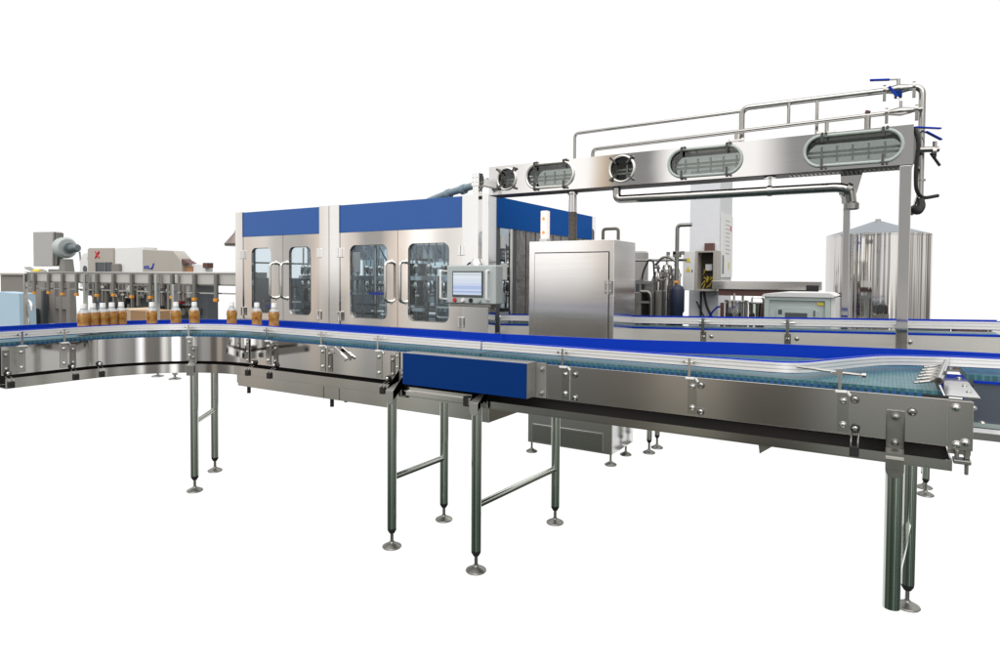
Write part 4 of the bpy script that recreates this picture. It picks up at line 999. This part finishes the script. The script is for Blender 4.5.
for k in range(6):
    x = random.uniform(-2.07, -1.80); z = random.uniform(1.40, 1.70); mb.box(x, x+.03, 6.40, 6.43, z, z+.035)
mb.tube([(-2.07, 6.43, 1.58), (-2.0, 6.42, 1.66), (-1.93, 6.42, 1.67), (-1.86, 6.42, 1.62)], .014, 8, .05)
mb.build('small_pipes', STEEL_DARK, mf)
wt = thing('plastic_tank', 'pale grey upright tank peeping out behind the steel cabinet', 'tank', (-2.45, 7.2, 0))
MB().lathe([(.15, 0), (.16, .02), (.16, 1.74), (.14, 1.76)], (-2.57, 7.2, 0), 24).build('tank_body', mat('grey_tank', (.36, .35, .34), .5, vary=.06), wt)

# ------------------------------------------------------------------ chiller, channel beam and small vessels behind the rear conveyor
gm = thing('chiller_unit', 'pale grey green metal chiller unit with recessed front and yellow sticker', 'machine', (-.67, 6.3, 0))
g = MB().panel_hole(-.945, -.425, .30, 1.290, -.905, -.465, .40, 1.262, .01, 6.0, 6.02); g.box(-.945, -.425, 6.021, 6.55, .03, 1.289); g.build('casing', GREYGREEN_L, gm, bevel=.004)
MB().prism([(-.85, .42), (-.52, .42), (-.52, 1.175), (-.555, 1.205), (-.815, 1.205), (-.85, 1.175)], 6.010, 6.0195).build('recess_panel', GREYGREEN_L, gm, bevel=.004)
MB().box(-.775, -.600, 6.004, 6.0095, 1.06, 1.155).build('display', DARKGREY, gm)
MB().box(-.525, -.475, 6.012, 6.0195, 1.225, 1.248).build('sticker', YELLOW, gm)
MB().box(-.55, -.54, 6.000, 6.0095, 1.13, 1.18).box(-.83, -.80, 6.006, 6.0095, 1.14, 1.18).build('latch', DARKGREY, gm)
MB().prism([(-.97, 1.291), (-.405, 1.291), (-.38, 1.305), (-.43, 1.332), (-.80, 1.332), (-.95, 1.315)], 5.985, 6.56).build('lid', WHITE, gm, bevel=.004)
MB().box(-.4245, -.385, 6.02, 6.5, .05, 1.289).build('side_cover', WHITE, gm, bevel=.004)
for x in (-.92, -.45): MB().box(x-.03, x+.03, 6.05, 6.5, 0, .0295).build('foot', BLACK, gm)
tb = thing('channel_beam', 'long steel channel on a red brown frame behind the chiller unit', 'beam', (-1, 6.9, 0))
MB().box(-1.56, -.555, 6.70, 6.78, 1.340, 1.425).build('channel', STEEL, tb, bevel=.003)
fr = MB(); fr.box(-1.5, -.60, 6.72, 6.76, 1.275, 1.339)
for x in (-1.45, -.66): fr.box(x-.03, x+.03, 6.72, 6.76, 0, 1.1995)
fr.build('frame', BROWN, tb)
e = MB(); e.box(-.68, -.575, 6.66, 6.6985, 1.30, 1.39); e.box(-.60, -.36, 6.72, 6.80, 1.285, 1.32); e.build('motor', BLACK, tb, bevel=.008)
for i, (x, y, r, z, lab) in enumerate(((-1.27, 6.45, .11, 1.235, 'steel drum half hidden beside the white column'), (-1.055, 6.32, .075, 1.225, 'small steel drum with a loop handle between column and chiller'))):
    t = thing('steel_drum', lab, 'drum', (x, y, 0), 'steel drums behind the rear conveyor')
    MB().lathe([(r, 0), (r*1.02, .01), (r, .02), (r, z-.02), (r*1.04, z-.015), (r*1.04, z), (r*.9, z+.005)], (x, y, 0), 28).build('drum_body', STEEL_TANK, t)
    if i: MB().tube([(x-.05, y, z), (x-.05, y, z+.05), (x+.05, y, z+.05), (x+.05, y, z)], .009, 8, .03).build('handle', STEEL_POL, t)
    MB().tube([(x-r*.5, y-r*.9, 1.10), (x-r*.5, y-r*1.15, 1.10)], .022, 10).build('tap', BLACK, t)
    if i == 0:
        for q, h in ((-.02, .07), (.06, .05)): MB().cyl((x+q, y, z), (x+q, y, z+h), .011, 8).build('nozzle', STEEL_TUBE, t)
hr = tag(MB().tube([(-1.06, 6.25, 0), (-1.0, 6.22, 1.10), (-.965, 6.21, 1.24), (-.955, 6.25, 1.30)], .018, 10, .05).build('red_hose', BROWN), 'red brown hose rising between the small drum and the chiller', 'hose')

sk = thing('pump_skid', 'dark low pump skid glimpsed between the rails of the rear conveyor', 'machine', (.3, 6.3, 0))
MB().box(-.02, .95, 6.15, 6.5, .75, .98).build('base_frame', STEEL_DARK, sk, bevel=.01)
MB().box(.05, .42, 6.2, 6.45, .981, 1.115).build('pump_casing', DARKGREY, sk, bevel=.02)
MB().box(.44, .66, 6.2, 6.45, .981, 1.10).build('gearbox', BROWN, sk, bevel=.02)
MB().box(.68, .76, 6.2, 6.4, .981, 1.09).build('terminal_box', WHITE, sk, bevel=.01)
for x in (.0, .9): MB().box(x, x+.05, 6.16, 6.48, 0, .7495).build('leg', STEEL_DARK, sk)

# ------------------------------------------------------------------ big tank
tk = thing('storage_tank', 'big polished stainless storage tank with a shallow cone roof', 'tank', (-.13, 8.75, 0))
cx, cy, R = -.137, 8.75, .545
MB().lathe([(R, .25), (R, .26), (R, 1.945), (R*1.008, 1.948), (R*1.008, 1.965), (R*.995, 1.968)], (cx, cy, 0), 96).build('shell', STEEL_TANK, tk)
MB().lathe([(R*.994, 1.969), (R*.5, 2.055), (.05, 2.135), (.035, 2.137)], (cx, cy, 0), 64).build('roof', mat('dull_roof_steel', (.30, .33, .36), .45, .8, vary=.08), tk)
MB().lathe([(.032, 2.138), (.032, 2.160), (.02, 2.165)], (cx, cy, 0), 16).build('vent', STEEL_TUBE, tk)
for k in range(4):
    a = PI/4+PI/2*k; MB().cyl((cx+.45*math.cos(a), cy+.45*math.sin(a), 0), (cx+.45*math.cos(a), cy+.45*math.sin(a), .25), .04, 12).build('leg', STEEL_TUBE, tk)

# ------------------------------------------------------------------ far left: air conveyor, blow moulder, hopper
ac = thing('air_conveyor', 'overhead grey air conveyor hung with orange tipped brackets, feeding the bottling machine', 'conveyor', (-10, 5.2, 0))
MB().box(-13.1, -6.80, 5.20, 5.36, 1.318, 1.490).build('duct', mat('grey_duct_paint', (.56, .545, .52), .45, .25, vary=.06), ac, bevel=.005)
MB().box(-13.1, -6.80, 5.175, 5.1995, 1.478, 1.494).build('top_flange', STEEL_BRIGHT, ac)
MB().box(-13.1, -6.80, 5.185, 5.1995, 1.312, 1.330).build('lower_flange', STEEL_DARK, ac)
fj = MB(); fj.box(-13.1, -6.8, 5.19, 5.205, 1.20, 1.214); fj.box(-13.1, -6.8, 5.33, 5.345, 1.20, 1.214); fj.build('neck_rail', STEEL_TUBE, ac)
hx = [-12.72, -12.20, -11.72, -11.25, -10.62, -10.13, -9.62, -9.12, -8.58, -8.06, -7.58, -7.05]
for i, x in enumerate(hx):
    zb = 1.145 if i not in (1, 5, 8) else 1.16
    h = MB(); h.box(x-.030, x+.030, 5.150, 5.184, zb, 1.465)
    ho = h.build('hanger_bracket', mat('olive_grey_bracket', (.17, .165, .15), .5, vary=.1), ac, bevel=.006)
    MB().box(x-.038, x+.038, 5.145, 5.186, zb-.045, zb-.001).build('tip', ORANGE, ho, bevel=.006)
for x in (-12.95, -10.88, -8.88, -8.46):
    p = MB(); p.box(x-.028, x+.028, 5.10, 5.150, .06, 1.46 if x != -8.46 else 1.32); po = p.build('post', STEEL_TUBE, ac, bevel=.004)
    MB().box(x-.028, x+.028, 5.151, 5.174, 1.34, 1.46).build('post_bracket', STEEL_TUBE, po)
    foot_mb(MB(), x, 5.125, 0, .085, .07).build('foot', STEEL_DARK, po)
    sc = MB()
    for q in range(4): sc.bolt((x-.10+.02*(q % 2), 5.199, 1.36+.03*q), (0,-1,0), .012, .006)
    build_each(sc, 'bolt', STEEL_DARK, po)

bm2 = thing('blow_moulder', 'long warm grey blow moulding machine with a red emblem and a white centre panel', 'machine', (-17, 9.5, 0))
MB().prism([(-18.98, 1.30), (-17.66, 1.30), (-17.66, 2.165), (-18.90, 2.185), (-18.98, 2.15)], 9.0, 9.35).build('head_casing', BEIGE, bm2, bevel=.02)
MB().prism([(-19.75, 1.10), (-18.985, 1.10), (-18.985, 2.10), (-19.55, 2.05), (-19.75, 1.8)], 9.15, 9.45).build('end_casing', WHITE, bm2, bevel=.02)
for x, z, r in ((-19.17, 1.90, .085), (-19.42, 1.60, .10)):
    MB().tube([(x, 9.149, z), (x, 9.13, z)], r, 20).build('port', DARKGREY, bm2)
MB().box(-17.655, -16.25, 9.05, 9.4, 1.30, 2.160).build('centre_panel', WHITE, bm2, bevel=.01)
MB().prism([(-16.245, 1.30), (-14.55, 1.30), (-14.55, 1.72), (-14.62, 1.85), (-14.90, 2.04), (-16.245, 2.10)], 9.0, 9.3).build('tail_casing', BEIGE, bm2, bevel=.02)
MB().box(-18.50, -17.68, 8.98, 8.999, 1.45, 1.78).build('opening', DARKGREY, bm2)
MB().box(-18.02, -17.98, 8.965, 8.979, 1.45, 1.78).box(-18.5, -18.46, 8.965, 8.979, 1.45, 1.78).build('opening_frame', STEEL_DARK, bm2)
MB().box(-17.67, -17.3, 8.96, 9.04, 1.35, 1.74).build('junction_box', BEIGE_D, bm2, bevel=.02)
em = MB()
for sx in (-1, 1):
    pts = [(-18.44+sx*(.025+.085*t*t), 8.990, 1.99+.085*t) for t in (-1, -.66, -.33, 0, .33, .66, 1)]
    em.tube(pts, .020, 8)
em.build('emblem', RED, bm2)
lt = MB()
for x in (-16.14, -16.06, -15.98): lt.bar((x, 8.992, 1.60), (x+.02, 8.992, 1.68), .03, .012, (0,1,0))
lt.box(-15.93, -15.89, 8.987, 8.997, 1.59, 1.62)
lt.bar((-15.80, 8.992, 1.59), (-15.72, 8.992, 1.74), .035, .012, (0,1,0)); lt.bar((-15.86, 8.992, 1.60), (-15.76, 8.992, 1.64), .03, .012, (0,1,0))
lt.build('blue_lettering', BLUE_PLASTIC, bm2)
MB().box(-14.85, -14.60, 8.985, 8.998, 1.43, 1.50).build('yellow_label', YELLOW, bm2)
MB().box(-14.545, -14.25, 9.1, 9.3, 1.30, 1.66).build('tail_box', mat('orange_brown_box', (.45, .22, .10), .6, vary=.1), bm2)
MB().box(-14.245, -13.75, 9.1, 9.3, 1.30, 1.72).build('tail_cover', WHITE, bm2, bevel=.02)
MB().box(-13.78, -13.60, 9.05, 9.2, 1.62, 1.74).prism([(-14.54, 1.72), (-14.2, 1.72), (-14.54, 1.84)], 9.0, 9.2).build('tail_hinge', BROWN, bm2)
lw = MB(); lw.box(-19.25, -14.0, 9.3, 9.6, .05, 1.29); lw.build('lower_cabinet', DARKGREY, bm2, bevel=.01)
lp = MB()
for x0, x1, z0, z1 in ((-17.6, -17.0, .95, 1.25), (-16.9, -16.2, .95, 1.12), (-16.9, -16.3, 1.16, 1.28), (-15.6, -15.0, 1.0, 1.1), (-14.9, -14.6, .7, 1.2)):
    lp.box(x0, x1, 9.22, 9.299, z0, z1)
build_each(lp, 'white_cover', WHITE, bm2, .01)
dk = MB()
for k in range(26):
    x = random.uniform(-18.2, -14.4); z = random.uniform(.35, 1.2); w = random.uniform(.08, .35); h = random.uniform(.05, .22); y = random.uniform(9.0, 9.2); dk.box(x, x+w, y, 9.298-random.random()*.02, z, z+h)
build_each(dk, 'valve_block', STEEL_DARK, bm2, .01)
gr_ = MB()
for k in range(22):
    x = -19.0+.22*k+random.uniform(-.05, .05); z = random.uniform(.55, .95); gr_.box(x, x+random.choice((.05, .08)), 8.90, 8.97, z, 1.28)
build_each(gr_, 'gripper_arm', BEIGE_D, bm2, .006)
gp = MB()
for k in range(18):
    x = random.uniform(-19.0, -14.6); z = random.uniform(.85, 1.25); gp.box(x, x+random.uniform(.08, .25), 8.84, 8.895, z, z+random.uniform(.03, .08))
build_each(gp, 'gripper_head', STEEL_BRIGHT, bm2, .006)
MB().tube([(-19.2, 8.93, 1.02), (-14.2, 8.93, 1.02)], .03, 8).build('carrier_rail', STEEL_TUBE, bm2)
rd = MB(); rd.box(-15.15, -14.75, 9.1, 9.21, .75, 1.05); rd.build('red_cover', RED, bm2)
MB().prism([(-19.15, 1.25), (-18.95, 1.25), (-17.9, .25), (-18.25, .25)], 9.0, 9.2).build('slanted_brace', mat('blue_grey_brace', (.16, .20, .26), .5, vary=.1), bm2)
for x in (-18.2, -16.2, -14.5): MB().box(x-.06, x+.06, 9.35, 9.5, 0, .0495).build('foot', BLACK, bm2)

he = thing('hopper_elevator', 'tall grey elevator box with a round fan drum and motor on its stand', 'elevator', (-21.3, 9.3, 0))
MB().prism([(-22.2, 1.69), (-21.02, 1.69), (-20.95, 2.70), (-22.2, 2.73)], 9.0, 9.25).build('elevator_box', mat('ribbed_grey_sheet', (.42, .41, .40), .5, vary=.08), he, bevel=.015)
MB().prism([(-21.015, 1.69), (-20.86, 1.72), (-20.80, 2.66), (-20.945, 2.70)], 9.05, 9.22).build('side_flange', STEEL_DARK, he)
MB().lathe([(.20, 0), (.31, .02), (.31, .18), (.25, .26)], (-20.80, 9.2, 2.23), 28, 'x').build('fan_drum', PANELGREY, he)
MB().lathe([(.10, .26), (.10, .36), (.16, .37), (.16, .42), (.10, .43), (.115, .50), (.12, .52), (.12, .80), (.08, .86)], (-20.80, 9.2, 2.21), 20, 'x').build('motor', mat('grey_blue_motor', (.15, .18, .20), .4, .3, vary=.2), he)
MB().prism([(-21.5, 0), (-20.35, 0), (-20.45, 1.50), (-20.55, 1.90), (-20.75, 1.90), (-20.85, 1.60), (-21.5, 1.60)], 9.1, 9.35).build('stand', mat('taupe_paint', (.25, .24, .22), .5, vary=.08), he)
MB().tube([(-20.05, 9.3, 2.1), (-19.95, 9.3, 1.6), (-19.82, 9.3, 1.0)], .025, 8).build('cable', STEEL_DARK, he)
hb = thing('hopper_housing', 'large beige housing at the far end behind the air conveyor', 'machine', (-17.8, 7.2, 0))
MB().box(-19.2, -17.02, 7.05, 7.35, 0, 1.42).build('housing', BEIGE_D, hb, bevel=.02)
MB().box(-19.3, -16.95, 7.0, 7.4, 1.421, 1.475).build('lid', BEIGE, hb, bevel=.01)
MB().prism([(-17.75, .2), (-17.62, .2), (-17.32, 1.36), (-17.38, 1.36)], 7.02, 7.045).prism([(-17.16, .2), (-17.08, .2), (-17.24, 1.36), (-17.29, 1.36)], 7.02, 7.045).build('strut', STEEL_DARK, hb)
fa = thing('stirrer', 'pale propeller like stirrer with yellow hub lying on the beige housing', 'stirrer', (-17.6, 7.2, 1.476))
MB().lathe([(.13, 1.4765), (.13, 1.54), (.08, 1.575)], (-17.48, 7.2, 0), 16).build('hub', YELLOW, fa)
MB().prism([(-18.15, 1.62), (-18.05, 1.565), (-17.63, 1.50), (-17.60, 1.57), (-17.85, 1.63)], 7.15, 7.19).build('blade', STEEL, fa)
MB().prism([(-17.34, 1.50), (-17.1, 1.485), (-17.04, 1.53), (-17.15, 1.57), (-17.34, 1.57)], 7.15, 7.19).build('blade', STEEL, fa)
ps = thing('plastic_bin', 'tall pale blue plastic bin standing in front of the beige housing', 'bin', (-15.3, 5.9, 0))
MB().prism([(-15.9, 0), (-14.92, 0), (-14.96, 1.06), (-15.9, 1.08)], 5.8, 6.1).build('bin_body', PALEBLUE, ps, bevel=.01)
hs = tag(MB().tube([(-14.50, 5.7, 0), (-14.30, 5.7, .45), (-14.42, 5.7, .85), (-14.30, 5.7, .95), (-14.16, 5.7, .88), (-14.16, 5.7, .75)], .028, 10, .1).build('grey_hose', STEEL_BRIGHT), 'bent pale hose standing beside the pale blue bin', 'hose')
fs = thing('machine_frame', 'grey steel frame with posts between the beige housing and the blow moulder', 'frame', (-15, 6.6, 0))
f = MB()
for x, w in ((-15.62, .18), (-15.20, .22), (-14.86, .10), (-14.50, .12)): f.box(x-w/2, x+w/2, 6.5, 6.6, 0, 1.30)
f.box(-15.6, -14.5, 6.51, 6.59, .72, .98); f.box(-16.2, -15.5, 6.52, 6.58, .0, 1.2)
f.build('frame_posts', BEIGE_D, fs)
MB().box(-15.95, -15.78, 6.40, 6.49, .0, .70).box(-15.45, -15.36, 6.40, 6.49, .0, 1.1).build('dark_guard', DARKGREY, fs)
can = thing('oil_can', 'small yellow can standing by the foot of the grey frame', 'can', (-13.4, 5.75, 0))
MB().lathe([(.12, 0), (.12, .42), (.05, .48), (.05, .52)], (-13.45, 5.75, 0), 16).build('can_body', YELLOW, can)
bx = thing('cardboard_box', 'open brown cardboard box behind the bend of the conveyor', 'box', (-11.0, 6.2, .65))
st = thing('low_trolley', 'low grey trolley carrying the cardboard box', 'trolley', (-11.0, 6.2, 0))
MB().box(-11.7, -10.5, 5.95, 6.6, .60, .648).build('deck', STEEL_DARK, st)
for x in (-11.6, -10.6):
    for y in (6.0, 6.5): MB().cyl((x, y, 0), (x, y, .599), .025, 10).build('leg', STEEL_TUBE, st)
MB().box(-11.20, -10.62, 6.0, 6.5, .649, .835).build('carton', CARD, bx, bevel=.004)
MB().prism([(-11.21, .66), (-11.21, .835), (-11.46, .86), (-11.40, .70)], 6.0, 6.45).build('flap', mat('pale_cardboard', (.62, .48, .34), .8, vary=.06), bx)
